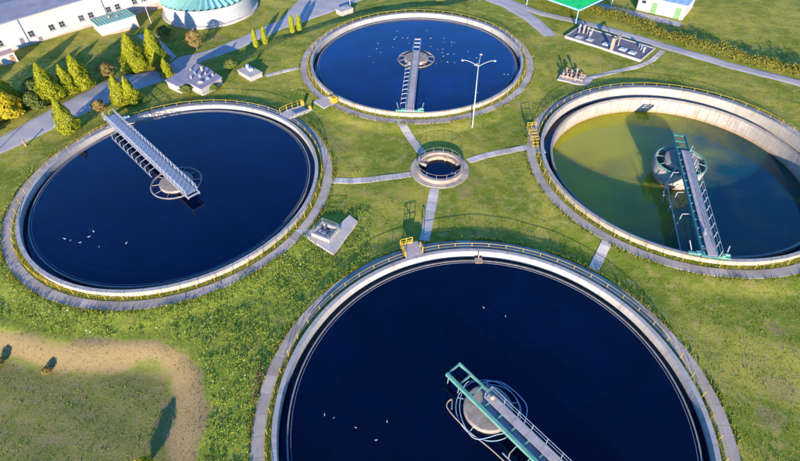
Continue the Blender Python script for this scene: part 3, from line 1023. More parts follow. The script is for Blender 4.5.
# bollard beside the road
T = thing('marker_post', 'short brown marker post on the verge beside the left road', 'post', (-58.2, 66.6, g1(-58.2, 66.6)))
MB().tube((0, 0, -.2), (0, 0, 1.0), .14, 8, .11).build('shaft', 'rust', T)
MB().ellipsoid((0, 0, 1.05), .16, .16, .12, 8, 5).build('cap', 'pipe', T)


# ------------------------------------------------------------------ buildings
def local(p0, u, n):
    return lambda a, d, z: (p0[0] + u[0] * a + n[0] * d, p0[1] + u[1] * a + n[1] * d, z)


# long cream building (front wall runs at 45.8 degrees)
LB = thing('long_building', 'long cream rendered building with small square windows and dark grey roof', 'building', (-79.2, 98.1, 0), R(45.82))
# local x along the front wall, local -y faces the camera
MB().box((17, 7.5, 2.0), (66, 15, 6.9)).build('wall', 'render', LB)
MB().box((17, -.03, -.45), (66.02, .12, 1.3)).build('plinth', 'plinth', LB)
MB().add([(-16.4, -.35, 5.36), (50.4, -.35, 5.36), (50.4, 7.5, 6.2), (-16.4, 7.5, 6.2), (-16.4, 15.3, 5.36), (50.4, 15.3, 5.36),
          (-16.4, -.35, 5.50), (50.4, -.35, 5.50), (50.4, 7.5, 6.36), (-16.4, 7.5, 6.36), (-16.4, 15.3, 5.50), (50.4, 15.3, 5.50)],
         [(6, 7, 8, 9), (9, 8, 11, 10), (0, 1, 7, 6), (4, 10, 11, 5), (3, 2, 1, 0), (4, 5, 2, 3), (0, 6, 9, 3), (3, 9, 10, 4), (1, 2, 8, 7), (2, 5, 11, 8)]).build('roof', 'roofgrey', LB)
MB().box((17, -.42, 5.40), (66.6, .12, .12)).build('gutter', 'galv', LB)
for a in (1.0, 6.93, 10.97, 13.05, 17.12, 19.19, 23.09, 25.15, 29.1, 31.2):
    wdw = MB().box((a, .0, 2.0), (1.18, .10, 1.25)).build('window', 'white', LB)
    for s in (-1, 1):
        for q in (-1, 1):
            MB().box((a + s * .26, -.05, 2.0 + q * .28), (.46, .03, .5)).build('pane', 'glass', wdw)
    MB().box((a, -.1, 1.33), (1.34, .22, .07)).build('sill', 'galv', wdw)
for a, z, h_ in ((4.78, 1.2, 1.2), (8.03, .5, .9)):
    d_ = MB().box((a, -.01, z), (.7, .1, h_)).build('hatch', 'rooftan', LB)
for a in (5.8, 22.3):
    MB().tube((a, -.12, 5.3), (a, -.12, -.3), .07, 8).build('downpipe', 'galv', LB)
EXCL.append([(-92, 84), (-90, 110), (-55, 135), (-45, 131), (-79.2, 98.0)])

# annex with teal roof
T = thing('annex', 'small cream annex with flat teal metal roof by the long building', 'annex', (-61.0, 111.3, 0), R(42))
MB().box((0, 0, .1), (7.9, 4.6, 2.8)).build('wall', 'render', T)
MB().box((0, 0, 1.56), (8.2, 4.9, .14)).build('roof', 'tealroof', T)
for i in range(13):
    MB().box((-3.9 + .65 * i, 0, 1.66), (.05, 4.9, .06)).build('seam', 'teal', T)
MB().box((0, -2.33, -.7), (7.95, .1, .6)).build('plinth', 'plinth', T)
MB().tube((-.6, .4, 1.6), (-.6, .4, 2.1), .2, 10).build('vent', 'pipe', T)
MB().tube((.8, -.5, 1.6), (.8, -.5, 2.0), .16, 10).build('vent', 'galv', T)
EXCL.append([(-66, 105), (-60, 104), (-54, 112), (-60, 118)])

# round digester with pleated green roof
RT = thing('round_tank', 'round white walled tank with pleated mint green conical roof', 'storage tank', (-43.5, 122.8, -1.35))
MB().lathe([(10.0, -.3), (10.3, -.3), (10.3, 3.15), (10.42, 3.16), (10.42, 3.34), (10.0, 3.34)], 128).build('wall', 'white', RT)
MB().ring(10.28, 11.0, -.3, .14, 96).build('footing', 'path', RT)
NG = 44
gm = MB()
h0, h1, ra, rb = 3.38, 5.4, 10.5, .7
aw = PI / NG
gm.add([(ra * math.cos(-aw), ra * math.sin(-aw), h0), (ra, 0, h0 + .42), (ra * math.cos(aw), ra * math.sin(aw), h0),
        (rb * math.cos(-aw), rb * math.sin(-aw), h1), (rb, 0, h1 + .04), (rb * math.cos(aw), rb * math.sin(aw), h1)],
       [(0, 1, 4, 3), (1, 2, 5, 4)])
gme = gm.mesh('roof_panel', 'tealroof')
for i in range(NG):
    link('roof_panel', gme, RT, None, 2 * PI * i / NG)
MB().lathe([(0.01, 5.7), (.8, 5.6), (.85, 5.3)], 24, closed_prof=False).build('cap', 'white', RT)
EXCL.append([(-43.5 + 11 * math.cos(2 * PI * i / 30), 122.8 + 11 * math.sin(2 * PI * i / 30)) for i in range(30)])

# small grey roofed plant house
PH = thing('plant_house', 'low white plant house with weathered grey felt roof and vents', 'building', (0, 0, 0))
foot = [(-41.0, 83.6), (-38.1, 81.4), (-36.9, 82.7), (-34.0, 80.4), (-31.4, 84.2), (-34.9, 87.9), (-37.2, 89.4)]
MB().prism(foot, -1.4, 1.40).build('wall', 'concrete', PH)
cx_, cy_ = -36.2, 84.8
MB().prism([(cx_ + (x - cx_) * 1.05, cy_ + (y - cy_) * 1.05) for x, y in foot], 1.41, 1.56).build('roof', 'rooflilac', PH)
for x, y, s, h_, m_ in ((-35.2, 84.4, .4, .5, 'galv'), (-34.4, 85.3, .3, .4, 'disc'), (-36.3, 85.3, .28, .6, 'galv'), (-33.6, 83.6, .6, .35, 'galv'), (-34.6, 82.4, .8, .25, 'path'), (-36.6, 83.9, .3, .6, 'galv'), (-35.4, 86.7, .35, .8, 'pipe'), (-37.5, 86.9, .25, .4, 'disc'), (-33.0, 84.8, .35, .4, 'pipe')):
    MB().box((x, y, 1.56 + h_ / 2), (s, s * .8, h_), .6).tube((x, y, 1.56), (x, y, 1.66 + h_), s * .28, 8).build('roof_vent', m_, PH)
EXCL.append(foot)

# kiosk
T = thing('kiosk', 'tiny pale flat topped kiosk with a vent beside the plant house', 'kiosk', (-27.0, 87.4, 0), R(-44))
MB().box((0, 0, .3), (4.0, 2.5, 1.0)).build('wall', 'concrete', T)
MB().box((0, 0, .85), (4.2, 2.7, .12)).build('roof', 'path', T)
MB().tube((-1.0, .3, .9), (-1.0, .3, 1.7), .22, 10).tube((-1.0, .3, 1.6), (-1.0, .3, 1.75), .34, 10).build('roof_vent', 'white', T)
MB().box((-.1, .3, 1.1), (.7, .6, .4)).build('roof_hatch', 'roofblue', T)
EXCL.append([(-29.5, 88.2), (-26.3, 85.1), (-24.1, 87.2), (-27.6, 90.0)])

# flat roofed block with vents
FB = thing('flat_block', 'low flat roofed block with dark bitumen roof, skylights and pipes', 'building', (34.3, 100.0, -0.6), math.atan2(-10.7, 11.5))
LX, LY = 15.7, 6.2
MB().box((LX / 2, LY / 2, .25), (LX, LY, 1.3)).build('wall', 'white', FB)
MB().box((LX / 2, LY / 2, .93), (LX + .1, LY + .1, .10)).build('roof', 'rooftan', FB)
for a_, b_, sx, sy in ((LX / 2, .0, LX + .3, .22), (LX / 2, LY, LX + .3, .22)):
    MB().box((a_, b_, .98), (sx, sy, .24)).build('parapet', 'concrete', FB)
for a_ in (0, LX):
    MB().box((a_, LY / 2, .98), (.22, LY - .24, .24)).build('parapet', 'concrete', FB)
for a_, b_ in ((2.4, 1.2), (4.6, 1.5), (7.9, 1.9), (11.3, 1.9), (13.3, 1.7)):
    s_ = MB().box((a_, b_, 1.08), (1.3, 1.1, .2)).build('skylight', 'roofblue' if a_ > 5 else 'galv', FB)
    MB().box((a_, b_, 1.2), (1.1, .9, .05)).build('pane', 'white', s_)
for a_, b_, h_ in ((1.2, 3.3, 1.6), (2.0, 3.6, 1.5), (2.8, 3.9, 1.3), (1.6, 4.7, 1.2), (3.8, 2.9, 1.0), (3.5, 4.2, 1.1), (14.0, 4.0, .8), (14.7, 3.4, .9), (13.3, 4.7, .7), (8.6, 4.3, .6)):
    MB().tube((a_, b_, .95), (a_, b_, .95 + h_), .17, 10).tube((a_, b_, .9 + h_), (a_, b_, 1.05 + h_), .3, 10, .22).build('roof_vent', rnd.choice(['white', 'galv', 'pipe']), FB)
MB().box((9.7, .3, 1.6), (.5, .5, 3.4)).build('chimney', 'pipe', FB)
MB().box((9.9, 1.6, 3.2), (.5, 2.4, .2)).tube((9.9, 2.7, .9), (9.9, 2.7, 3.2), .1, 8).build('duct', 'disc', FB)
EXCL.append([(34.0, 100.2), (45.8, 89.0), (50.5, 93.8), (38.7, 104.9)])

# pipework manifold on a pad
T = thing('pipe_manifold', 'cluster of rusty valves and pipes on a small concrete pad', 'pipework', (31.6, 83.7, 0), R(-30))
MB().box((0, 0, .1), (4.4, 3.6, .3)).build('pad', 'concrete', T)
for i, (a_, b_, h_) in enumerate(((-1.5, -.9, 1.3), (-.8, -.9, 1.0), (-.1, -1.0, 1.5), (.7, -.9, 1.1), (1.4, -.8, 1.2), (-1.3, .3, 1.7), (-.4, .4, 1.4), (.5, .5, 1.9), (1.3, .4, 1.3), (-.9, 1.1, 1.2), (.2, 1.2, 1.6), (1.0, 1.2, 1.0))):
    m_ = MB().tube((a_, b_, .2), (a_, b_, h_), .12, 8).tube((a_, b_, h_ - .25), (a_, b_, h_ - .12), .26, 10).tube((a_, b_, h_), (a_, b_, h_ + .05), .22, 12)
    m_.build('valve', ('pipe', 'disc', 'rust')[i % 3], T)
for b_ in (-.9, .4, 1.15):
    MB().tube((-2.0, b_, .55), (2.0, b_, .55), .17, 10).build('pipe', 'disc', T)
EXCL.append([(29, 84.5), (30.6, 80.9), (34.3, 82.9), (32.7, 86.6)])

# vivid green canopy
T = thing('green_canopy', 'vivid green sheet canopy on posts beyond the flat roofed block', 'canopy', (38.2, 106.4, 0), R(40))
MB().box((7.0, 7.0, 2.95), (14, 14, .10)).build('sheet', 'vivid', T)
MB().box((7.0, -.07, 2.92), (14.1, .12, .32)).box((-.07, 7, 2.92), (.12, 13.98, .32)).box((7, 14.07, 2.92), (14.1, .12, .32)).box((14.07, 7, 2.92), (.12, 13.98, .32)).build('trim', 'bluetrim', T)
for a_, b_ in ((.4, .4), (13.6, .4), (.4, 13.6), (13.6, 13.6)):
    MB().tube((a_, b_, -1.8), (a_, b_, 2.9), .1, 8).build('post', 'bluetrim', T)
for a_, b_, c__ in ((2.3, 3.2, .3), (4.2, 2.4, 1.1), (1.4, 1.1, .2), (5.8, 4.9, .5)):
    MB().box((a_, b_, 3.03), (1.4, .12, .06), c__).build('batten', 'teal', T)

# white outbuilding on the lower ground
WB = thing('outbuilding', 'white outbuilding with pale green doors and blue grey roof', 'building', (54.0, 114.9, -0.75), math.atan2(-6.0, 7.9))
LX = 9.9
MB().box((LX / 2, 4.2, 1.35), (LX, 8.4, 3.3)).build('wall', 'render', WB)
MB().box((LX / 2, 4.2, 3.06), (LX + .5, 8.9, .14)).build('roof', 'roofblue', WB)
for i in range(8):
    MB().box((.2 + LX / 7.2 * i, 4.2, 3.16), (.06, 8.9, .06)).build('seam', 'bluetrim', WB)
for a_ in (3.6, 8.6):
    d_ = MB().box((a_, -.02, 1.15), (1.1, .1, 2.3)).build('door', 'doorgreen', WB)
    MB().box((a_ + .38, -.1, 1.1), (.06, .06, .2)).build('handle', 'galv', d_)
MB().box((1.2, -.02, 2.0), (.8, .1, .6)).build('window', 'glass', WB)
strip('gravel_apron', [(47, 119.6), (53.6, 114.5), (61.8, 108.4)], [(43.6, 117.0), (51.2, 111.4), (59.9, 105.4)], 'path', 30, 5, .05, 'pale gravel apron before the white outbuilding')
EXCL.append([(53.8, 115), (62, 108.6), (68, 115), (60, 122)])

# low concrete chamber behind the far tank
T = thing('concrete_box', 'low concrete box in the shade behind the furthest tank', 'box', (-11.6, 118.6, -1.3), R(40))
MB().box((0, 0, .25), (3.2, 2.4, 1.0)).build('wall', 'concrete', T)
MB().box((0, 0, .8), (3.4, 2.6, .12)).build('lid', 'path', T)
MB().box((.5, .2, .9), (.8, .8, .12)).build('hatch', 'galv', T)

# white drum beside the long building
T = thing('white_hut', 'small white hut at the left edge before the long building', 'hut', (-75.6, 95.0, g1(-75.6, 95)), R(45))
MB().box((0, 0, .8), (2.6, 2.0, 1.9)).build('wall', 'render', T)
MB().box((0, 0, 1.82), (2.9, 2.3, .12)).build('roof', 'plinth', T)
MB().box((.6, -1.0, .75), (.7, .06, 1.5)).build('door', 'rust', T)


# ------------------------------------------------------------------ trees and shrubs
def leaves(P, N, size, rng, jitter=0.8):
    """one folded leaf clump (2 tris) at each point P, roughly facing N"""
    n = len(P)
    d = N + rng.normal(0, jitter, (n, 3))
    d /= np.linalg.norm(d, axis=1)[:, None] + 1e-9
    h = rng.normal(0, 1, (n, 3))
    a = np.cross(d, h)
    a /= np.linalg.norm(a, axis=1)[:, None] + 1e-9
    b = np.cross(d, a)
    s = size * rng.uniform(.6, 1.3, (n, 1))
    v = np.stack([P - a * s, P + b * s * .55, P + a * s, P - b * s * .55 + d * s * .25], 1).reshape(-1, 3)
    f = np.arange(4 * n).reshape(n, 4)
    return v, f


def tree(name, label, cat, x, y, h, r, mat, shape='cone', n=2600, leaf=.17, group=None, seed=0, trunk_h=None, lean=0):
    rng = np.random.default_rng(seed + 100)
    z0 = g1(x, y)
    T = thing(name, label, cat, (x, y, z0), 0, group)
    t = rng.uniform(0, 1, n) ** (1.35 if shape == 'cone' else 1.0)
    th = rng.uniform(0, 2 * PI, n)
    kl = .8 if shape != 'round' else 1.0
    lob = 1 + kl * (.16 * np.sin(3 * th + 9 * t + seed) + .13 * np.sin(5 * th - 14 * t + 2 * seed) + .08 * np.sin(9 * th + 23 * t))
    if shape == 'cone':
        rt = r * np.minimum(1, (t + .03) / .16) ** .6 * (1 - t) ** .75 * 1.15
        base = .04
    elif shape == 'column':
        rt = r * np.minimum(1, (t + .02) / .1) ** .5 * np.minimum(1, (1 - t) / .25) ** .6
        base = .05
    else:
        rt = r * np.sqrt(np.maximum(0, 1 - (2 * t - 1) ** 2)) * (1 + .1 * np.sin(4 * th + seed))
        lob = lob * (1 + .12 * np.sin(7 * th + 11 * t))
        base = .22
    q = rng.uniform(.0, 1, n) ** .25
    rad = rt * lob * (.45 + .57 * q)
    zz = h * (base + (1 - base) * t) + rng.normal(0, .05, n)
    P = np.stack([rad * np.cos(th) + lean * zz, rad * np.sin(th), zz], 1)
    N = np.stack([np.cos(th), np.sin(th), np.full(n, .55)], 1)
    v, f = leaves(P, N, leaf, rng, .38)
    link('crown', fast_mesh('crown', v, f, mat), T)
    tr = MB().tube((0, 0, -.2), (lean * h * .5, 0, h * .5), max(.06, r * .09), 7, max(.03, r * .04))
    for i in range(5):
        a_ = i * 2.4 + seed
        zc = h * (.25 + .1 * i)
        tr.tube((lean * zc, 0, zc), (lean * zc + r * .55 * math.cos(a_), r * .55 * math.sin(a_), zc + h * .13), max(.03, r * .035), 5, .015)
    tr.build('trunk', 'bark', T)
    return T


TG = 'golden conifers along the service road'
for i, (x, y, h, r, mt, lab, n, lf) in enumerate((
        (-46.9, 95.3, 7.3, 1.75, 'thuja', 'tall golden conifer, rightmost of the pair by the lane', 3600, .2),
        (-50.2, 93.0, 7.0, 1.95, 'thuja', 'broad golden conifer, left one of the pair by the lane', 3800, .2),
        (-43.3, 89.9, 3.5, .95, 'thuja', 'small golden conifer at the corner of the plant house', 1600, .16),
        (-47.3, 78.5, 5.1, 1.35, 'thuja', 'golden conifer standing beside the outer end of the truss bridge, left stem', 2600, .18),
        (-45.7, 78.9, 4.6, 1.25, 'thuja', 'golden conifer touching another, nearest the truss bridge stairs', 2400, .18),
        (-52.8, 70.4, 5.8, 1.35, 'thuja', 'slender golden conifer between the road and the left tank railing', 2800, .18),
        (-60.0, 80.3, 6.6, 1.7, 'thuja', 'golden conifer across the road, left of the road tree pair', 3200, .2),
        (-56.6, 84.6, 6.3, 1.6, 'thuja', 'golden conifer across the road beside the brown shrub', 3200, .2),
        (-58.2, 82.9, 5.2, 1.25, 'thuja', 'shorter golden conifer squeezed between two taller ones', 2400, .18))):
    tree('conifer_tree', lab, 'conifer', x, y, h * 1.06, r * 1.28, mt, 'cone', int(n * 2.4), lf * .72, TG, i)
for i, (x, y, h) in enumerate(((-71, 73.5, 7.5), (-77, 76, 5.0), (-67.6, 70.0, 6.5))):
    tree('conifer_tree', ('dark golden conifer just outside the left picture edge', 'tall golden conifer beyond the left picture edge by the lawn', 'golden conifer at the roadside just outside the left picture edge')[i], 'conifer', x, y, h, 3.0, 'thuja', 'cone', 2600, .24, TG, 70 + i)
tree('golden_bush', 'large golden yellow bush at the left picture edge', 'bush', -65.2, 75.4, 5.8, 2.6, 'gold', 'cone', 8000, .15, None, 21)
tree('golden_bush', 'smaller golden bush behind the large golden yellow one', 'bush', -66.8, 79.5, 4.6, 1.8, 'gold', 'cone', 5000, .15, None, 22)
CG = 'slim cypresses along the bank'
for i, (x, y, h) in enumerate(((-28.8, 101.6, 3.9), (-27.0, 102.4, 3.7), (-22.1, 107.9, 3.95), (-20.8, 109.1, 3.6))):
    tree('cypress_tree', ('slim yellow green cypress, first from the left on the bank', 'slim yellow green cypress, second from the left on the bank',
                          'slim yellow green cypress, third from the left on the bank', 'slim yellow green cypress, rightmost on the bank')[i], 'cypress', x, y, h, .52, 'cypress', 'column', 2600, .11, CG, 30 + i)
for i, (x, y, h, r, mt, lab) in enumerate((
        (-59.2, 85.9, 2.7, 1.2, 'autumn', 'small orange brown shrub behind the roadside conifers'),
        (-54.4, 89.4, 2.6, 1.5, 'autumn', 'brown leafed shrub beside the road bend'),
        (-41.2, 101.9, 4.0, 1.6, 'autumn', 'brown leafed young tree beside the round tank'),
        (-50.4, 76.3, 2.0, 1.0, 'autumn', 'straggly brown shrub at the foot of the truss bridge'),
        (-62.3, 78.2, 2.6, 1.5, 'shrub', 'dark green shrub beside the golden bush'),
        (-63.2, 80.8, 3.4, 1.4, 'shrub', 'tall dark green shrub behind the golden bush'),
        (-64.6, 83.4, 2.6, 1.6, 'shrub', 'dark green shrub on the lawn edge at left'),
        (-60.8, 77.2, 1.6, 1.1, 'shrub', 'low green shrub on the road edge'),
        (-37.2, 81.6, 1.5, .9, 'shrub', 'yellow green shrub against the plant house wall'),
        (-32.4, 82.2, 1.2, .8, 'shrub', 'low shrub at the right corner of the plant house'),
        (-31.0, 90.2, 1.7, 1.2, 'shrub', 'olive shrub between plant house and kiosk'),
        (-44.9, 91.3, 2.0, .8, 'autumn', 'thin brown sapling next to the small golden conifer'),
        (-42.6, 28.6, .95, .55, 'autumn', 'small bush in the hollow at the left picture edge'),
        (-37.0, 27.6, .75, .42, 'autumn', 'little dry bush near the top of the hollow'),
        (-23.4, 17.6, 1.5, .75, 'gold', 'yellow bush at the foot of the straw bank'),
        (-49.5, 107.5, 2.4, 1.4, 'shrub', 'green shrub on the lawn beside the annex lane'),
        (10.4, 123.5, 3.0, 1.8, 'shrub', 'dark shrub on the low ground behind the furthest tank'))):
    tree('shrub', lab, 'shrub', x, y, h, r, mt, 'round', 2400 if r > .8 else 900, .125 if r > .7 else .08, None, 50 + i)


# ------------------------------------------------------------------ grass tufts and weeds
def blocked(x, y):
    b = np.zeros(x.shape, bool)
    for p in EXCL:
        a = np.array(p)
        m_ = (x > a[:, 0].min() - .1) & (x < a[:, 0].max() + .1) & (y > a[:, 1].min() - .1) & (y < a[:, 1].max() + .1)
        if m_.any():
            idx = np.where(m_)[0]
            b[idx] |= poly_sd(p, x[idx], y[idx]) > -.05
    return b


def clump_noise(x, y):
    return np.sin(x * .7 + 1.2 * np.sin(y * .5)) * np.sin(y * .9 + 1.4 * np.sin(x * .43)) + .6 * np.sin(x * 2.1 + y * 1.3) * np.sin(y * 2.7 - x * .8)


def scatter(n, x0, x1, y0, y1, cond):
    x = nrng.uniform(x0, x1, n)
    y = nrng.uniform(y0, y1, n)
    ok = cond(x, y) & ~blocked(x, y)
    return x[ok], y[ok]


def blades(x, y, hgt, wid, per, mat, name, label, splay=.6):
    n = len(x) * per
    X = np.repeat(x, per) + nrng.normal(0, .07, n)
    Y = np.repeat(y, per) + nrng.normal(0, .07, n)
    Z = gz(X, Y) - .02
    H = np.repeat(hgt, per) * nrng.uniform(.6, 1.2, n)
    a = nrng.uniform(0, 2 * PI, n)
    l = nrng.uniform(.1, splay, n) * H
    dx, dy = np.cos(a), np.sin(a)
    w_ = wid * nrng.uniform(.7, 1.3, n)
    base = np.stack([X, Y, Z], 1)
    off = np.stack([-dy * w_, dx * w_, 0 * w_], 1)
    tip = base + np.stack([dx * l, dy * l, H], 1)
    v = np.stack([base - off, base + off, tip], 1).reshape(-1, 3)
    f = np.arange(3 * n).reshape(n, 3)
    return tag(link(name, fast_mesh(name, v, f, mat)), label, None, None, 'stuff')


M['blade'] = leafmat('grass_blades', (0.13, 0.165, 0.012), (0.215, 0.215, 0.022), (0.29, 0.245, 0.05), .8)
M['dryblade'] = leafmat('straw_blades', (0.13, 0.09, 0.03), (0.20, 0.14, 0.055), (0.17, 0.14, 0.045), .8)
M['weedleaf'] = leafmat('weed_leaves', (0.10, 0.17, 0.016), (0.19, 0.26, 0.028), (0.32, 0.31, 0.06), .7)
M['bloom'] = weathered('white_blossom', (0.55, 0.56, 0.50), (0.68, 0.68, 0.62), 5, .8, .05, 20)
inview = lambda x, y: (np.abs(x) < 0.82 * np.hypot(y, 46) + 3)
bas = lambda x, y: poly_sd(BASIN, x, y)
x, y = scatter(170000, -88, 88, 12, 122, lambda x, y: inview(x, y) & (np.abs(bas(x, y) - 1.6) > 2.2))
blades(x, y, .05 + .05 * np.clip(clump_noise(x, y) + .4, 0, 1.2) + nrng.uniform(0, .05, len(x)), .05, 2, 'blade', 'grass', 'short rough grass tufts all over the site')
x, y = scatter(5000, -50, -17, 12, 34, lambda x, y: (bas(x, y) > -.9) & (bas(x, y) < 3.6))
blades(x, y, nrng.uniform(.05, .14, len(x)), .035, 3, 'dryblade', 'dry_grass', 'dry straw coloured grass on the bank of the hollow', 1.2)
# ragged growth along the outer edges of the ring paths
ex, ey = [], []
for (cx, cy), nn_ in zip(TANKS.values(), (5200, 3000, 3000, 3600)):
    a_ = nrng.uniform(0, 2 * PI, nn_)
    keep_ = (np.sin(a_ * 23) * np.sin(a_ * 9 + 1) + nrng.normal(0, .5, nn_)) > 0
    rr_ = 22.02 + np.abs(nrng.normal(0, .22, nn_))
    ex.append((cx + rr_ * np.cos(a_))[keep_])
    ey.append((cy + rr_ * np.sin(a_))[keep_])
ex, ey = np.concatenate(ex), np.concatenate(ey)
blades(ex, ey, nrng.uniform(.08, .38, len(ex)), .05, 4, 'blade', 'edge_grass', 'ragged grass growing along the ring path edges', .9)
vx, vy = [], []
for cx, cy in TANKS.values():
    a_ = nrng.uniform(0, 2 * PI, 2600)
    rr_ = nrng.uniform(20.1, 20.72, 2600)
    vx.append(cx + rr_ * np.cos(a_))
    vy.append(cy + rr_ * np.sin(a_))
vx, vy = np.concatenate(vx), np.concatenate(vy)
blades(vx, vy, nrng.uniform(.08, .3, len(vx)), .04, 3, 'blade', 'verge_grass', 'grass growing at the foot of the tank walls', .9)

# clipped hedge along the right road
HL = [(37.0, 121.5), (43.2, 113.0), (50.9, 103.5), (57.6, 95.2), (64.0, 89.2), (72.6, 82.9), (97, 65.6), (126, 45)]
hn = 30000
hp = resample(HL, 400)
tt = nrng.uniform(0, 1, hn)
ix = np.minimum((tt * 399).astype(int), 398)
fr = tt * 399 - ix
HA = np.array([(p.x, p.y) for p in hp])
D = HA[1:] - HA[:-1]
D /= np.linalg.norm(D, axis=1)[:, None]
sx = tt * 110
htop = 2.25 + .3 * np.sin(sx * .9) + .4 * np.sin(sx * .37 + 1) + .18 * np.sin(sx * 2.3)
hw_ = .75 + .15 * np.sin(sx * 1.1) + .12 * np.sin(sx * 2.9)
ph_ = nrng.uniform(0, PI, hn)
q_ = nrng.uniform(.5, 1.05, hn)
px_ = HA[ix] + (HA[ix + 1] - HA[ix]) * fr[:, None]
nrm = np.stack([-D[ix][:, 1], D[ix][:, 0]], 1)
px_ = px_ + nrm * (np.cos(ph_) * hw_ * q_)[:, None]
pz_ = gz(px_[:, 0], px_[:, 1]) + np.sin(ph_) ** .5 * htop * np.clip(q_, 0, 1) * nrng.uniform(.3, 1, hn) ** .4
P = np.concatenate([px_, pz_[:, None]], 1)
N = np.concatenate([nrm * np.cos(ph_)[:, None], np.sin(ph_)[:, None] + .2], 1)
v, f = leaves(P, N, .17, nrng, .6)
M['hedge'] = leafmat('hedge_leaves', (0.07, 0.085, 0.010), (0.15, 0.145, 0.018), (0.24, 0.20, 0.03))
H = thing('hedge', 'long olive hedge running along the narrow right road', 'hedge', (0, 0, 0))
link('foliage', fast_mesh('foliage', v, f, 'hedge'), H)
hs = MB()
for p in hp[::6]:
    zz = g1(p.x, p.y)
    hs.tube((p.x, p.y, zz - .1), (p.x + rnd.uniform(-.2, .2), p.y + rnd.uniform(-.2, .2), zz + 1.2), .04, 5, .015)
hs.build('stems', 'bark', H)['kind'] = 'stuff'


def weed_zone(x, y):
    a = (y > 28) & (y < 50) & (x < -4) & (bas(x, y) < -1.0)
    b = (y <= 32) & (x < -8.5) & (bas(x, y) < -.8)
    return (a | b) & inview(x, y)


x, y = scatter(30000, -60, -2, 10, 52, lambda x, y: weed_zone(x, y) & (clump_noise(x * 1.3, y * 1.3) + nrng.normal(0, .35, x.shape) > -.2))
per = 7
n = len(x) * per
hh = np.repeat(nrng.uniform(.08, .4, len(x)) * (1 + .5 * np.clip(clump_noise(x * 1.3, y * 1.3), -1, 1)), per)
P = np.stack([np.repeat(x, per) + nrng.normal(0, .16, n), np.repeat(y, per) + nrng.normal(0, .16, n), 0 * hh], 1)
P[:, 2] = gz(P[:, 0], P[:, 1]) + hh * nrng.uniform(.25, 1, n)
v, f = leaves(P, np.tile([0, -.2, 1.0], (n, 1)), .078, nrng, .55)
tag(link('weeds', fast_mesh('weeds', v, f, 'weedleaf')), 'rank green weeds between the hollow and the tanks', None, None, 'stuff')
x, y = scatter(1300, -60, -2, 10, 52, lambda x, y: weed_zone(x, y) & (clump_noise(x * .6 + 3, y * .6) > .1))
P = np.stack([x, y, gz(x, y) + nrng.uniform(.3, .6, len(x))], 1)
v, f = leaves(P, np.tile([0, -.3, 1.0], (len(x), 1)), .07, nrng, .4)
tag(link('wild_flowers', fast_mesh('wild_flowers', v, f, 'bloom')), 'pale flower heads scattered among the weeds', None, None, 'stuff')
x, y = scatter(500, -15.5, -13, 22.5, 28, lambda x, y: np.hypot((x + 14.2) / .6, (y - 25) / 2.2) < 1)
P = np.stack([x, y, gz(x, y) + nrng.uniform(.15, .55, len(x))], 1)
v, f = leaves(P, np.tile([0, -.3, 1.0], (len(x), 1)), .11, nrng, .7)
M['redweed'] = leafmat('red_weed_leaves', (0.14, 0.05, 0.04), (0.20, 0.09, 0.06), (0.12, 0.10, 0.04))
tag(link('red_weeds', fast_mesh('red_weeds', v, f, 'redweed')), 'patch of reddish weeds beside the nearest tank', None, None, 'stuff')

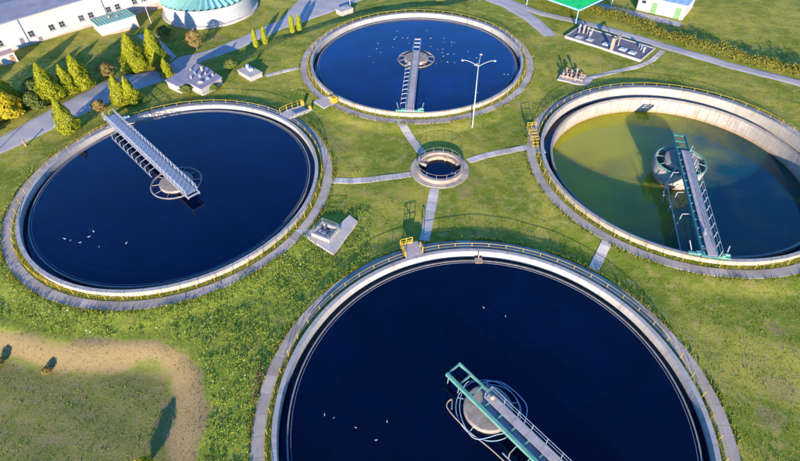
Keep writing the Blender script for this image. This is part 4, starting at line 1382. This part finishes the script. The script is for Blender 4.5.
# ------------------------------------------------------------------ gulls
gb = MB()
prof = [(-.30, .012, .05), (-.22, .05, .06), (-.10, .10, .06), (.02, .12, .07), (.12, .10, .08), (.19, .06, .13), (.24, .055, .17), (.29, .04, .17), (.34, .012, .155)]
ns = 8
for px, pr, pz in prof:
    for i in range(ns):
        a_ = 2 * PI * i / ns
        gb.v.append((px, pr * math.cos(a_), pz + pr * .8 * math.sin(a_)))
for j in range(len(prof) - 1):
    for i in range(ns):
        gb.f.append((j * ns + i, j * ns + (i + 1) % ns, (j + 1) * ns + (i + 1) % ns, (j + 1) * ns + i))
gb.f.append(tuple(range(ns))[::-1])
gb.f.append(tuple((len(prof) - 1) * ns + i for i in range(ns)))
GME = gb.mesh('gull', 'feather')
GME.shade_smooth()
GULLS = {
    'left': [(-42.6, 45.6), (-41.7, 45.3), (-40.3, 44.9), (-39.6, 45.9), (-39.4, 46.8), (-37.6, 44.1), (-34.4, 44.6)],
    'far': [(0.4, 104.5), (1.4, 101.2), (2.4, 101.1), (2.6, 98.7), (-3.6, 99.0), (-3.8, 96.6), (-3.0, 95.1), (-5.2, 93.5), (-4.3, 91.0), (-0.6, 97.2), (-0.3, 100.7), (0.1, 101.6), (7.1, 100.7), (6.9, 97.1), (6.5, 104.4), (9.8, 100.6), (9.6, 98.9), (11.2, 98.8), (11.7, 98.6), (11.1, 97.2), (9.2, 95.9), (9.0, 94.4), (9.1, 92.9), (8.2, 95.7), (10.0, 93.7), (11.2, 93.7), (9.7, 90.5), (11.0, 90.2), (7.5, 90.0), (8.6, 90.9), (14.0, 94.6), (14.0, 91.8), (15.4, 91.9), (14.0, 79.2), (19.6, 85.4), (20.3, 85.3)],
    'near': [(-7.5, 21.7), (-6.6, 21.4), (-4.5, 20.4), (-2.6, 19.2), (-1.6, 20.9), (9.1, 33.6), (11.3, 32.4)]}
GL = {'left': 'white gull floating in the loose flock on the left tank', 'far': 'tiny white gull floating on the furthest tank', 'near': 'grey white gull floating on the nearest tank'}
GG = {'left': 'gulls on the left tank', 'far': 'gulls on the furthest tank', 'near': 'gulls on the nearest tank'}
for t in GULLS:
    for gi, (x, y) in enumerate(GULLS[t]):
        ordn = ('leftmost', 'second from left', 'third from left', 'fourth from left', 'fifth from left', 'second from right', 'rightmost')
        lab = GL[t] if t == 'far' else '%s of the seven %s' % (ordn[gi], {'left': 'white gulls floating on the left tank', 'near': 'tiny gulls floating on the nearest tank'}[t])
        o = tag(link('gull', GME, None, (x, y, WZ[t] - .02), rnd.uniform(0, 6.28)), lab, 'gull', GG[t])
        s = {'left': .7, 'far': .55, 'near': .45}[t] * rnd.uniform(.85, 1.15)
        o.scale = (s, s, s)
o = tag(link('gull', GME, None, (36.9, 42.8, 1.80), 1.2), 'white gull perched on the deck of the teal beamed bridge', 'gull')
o.scale = (1.7, 1.7, 1.7)
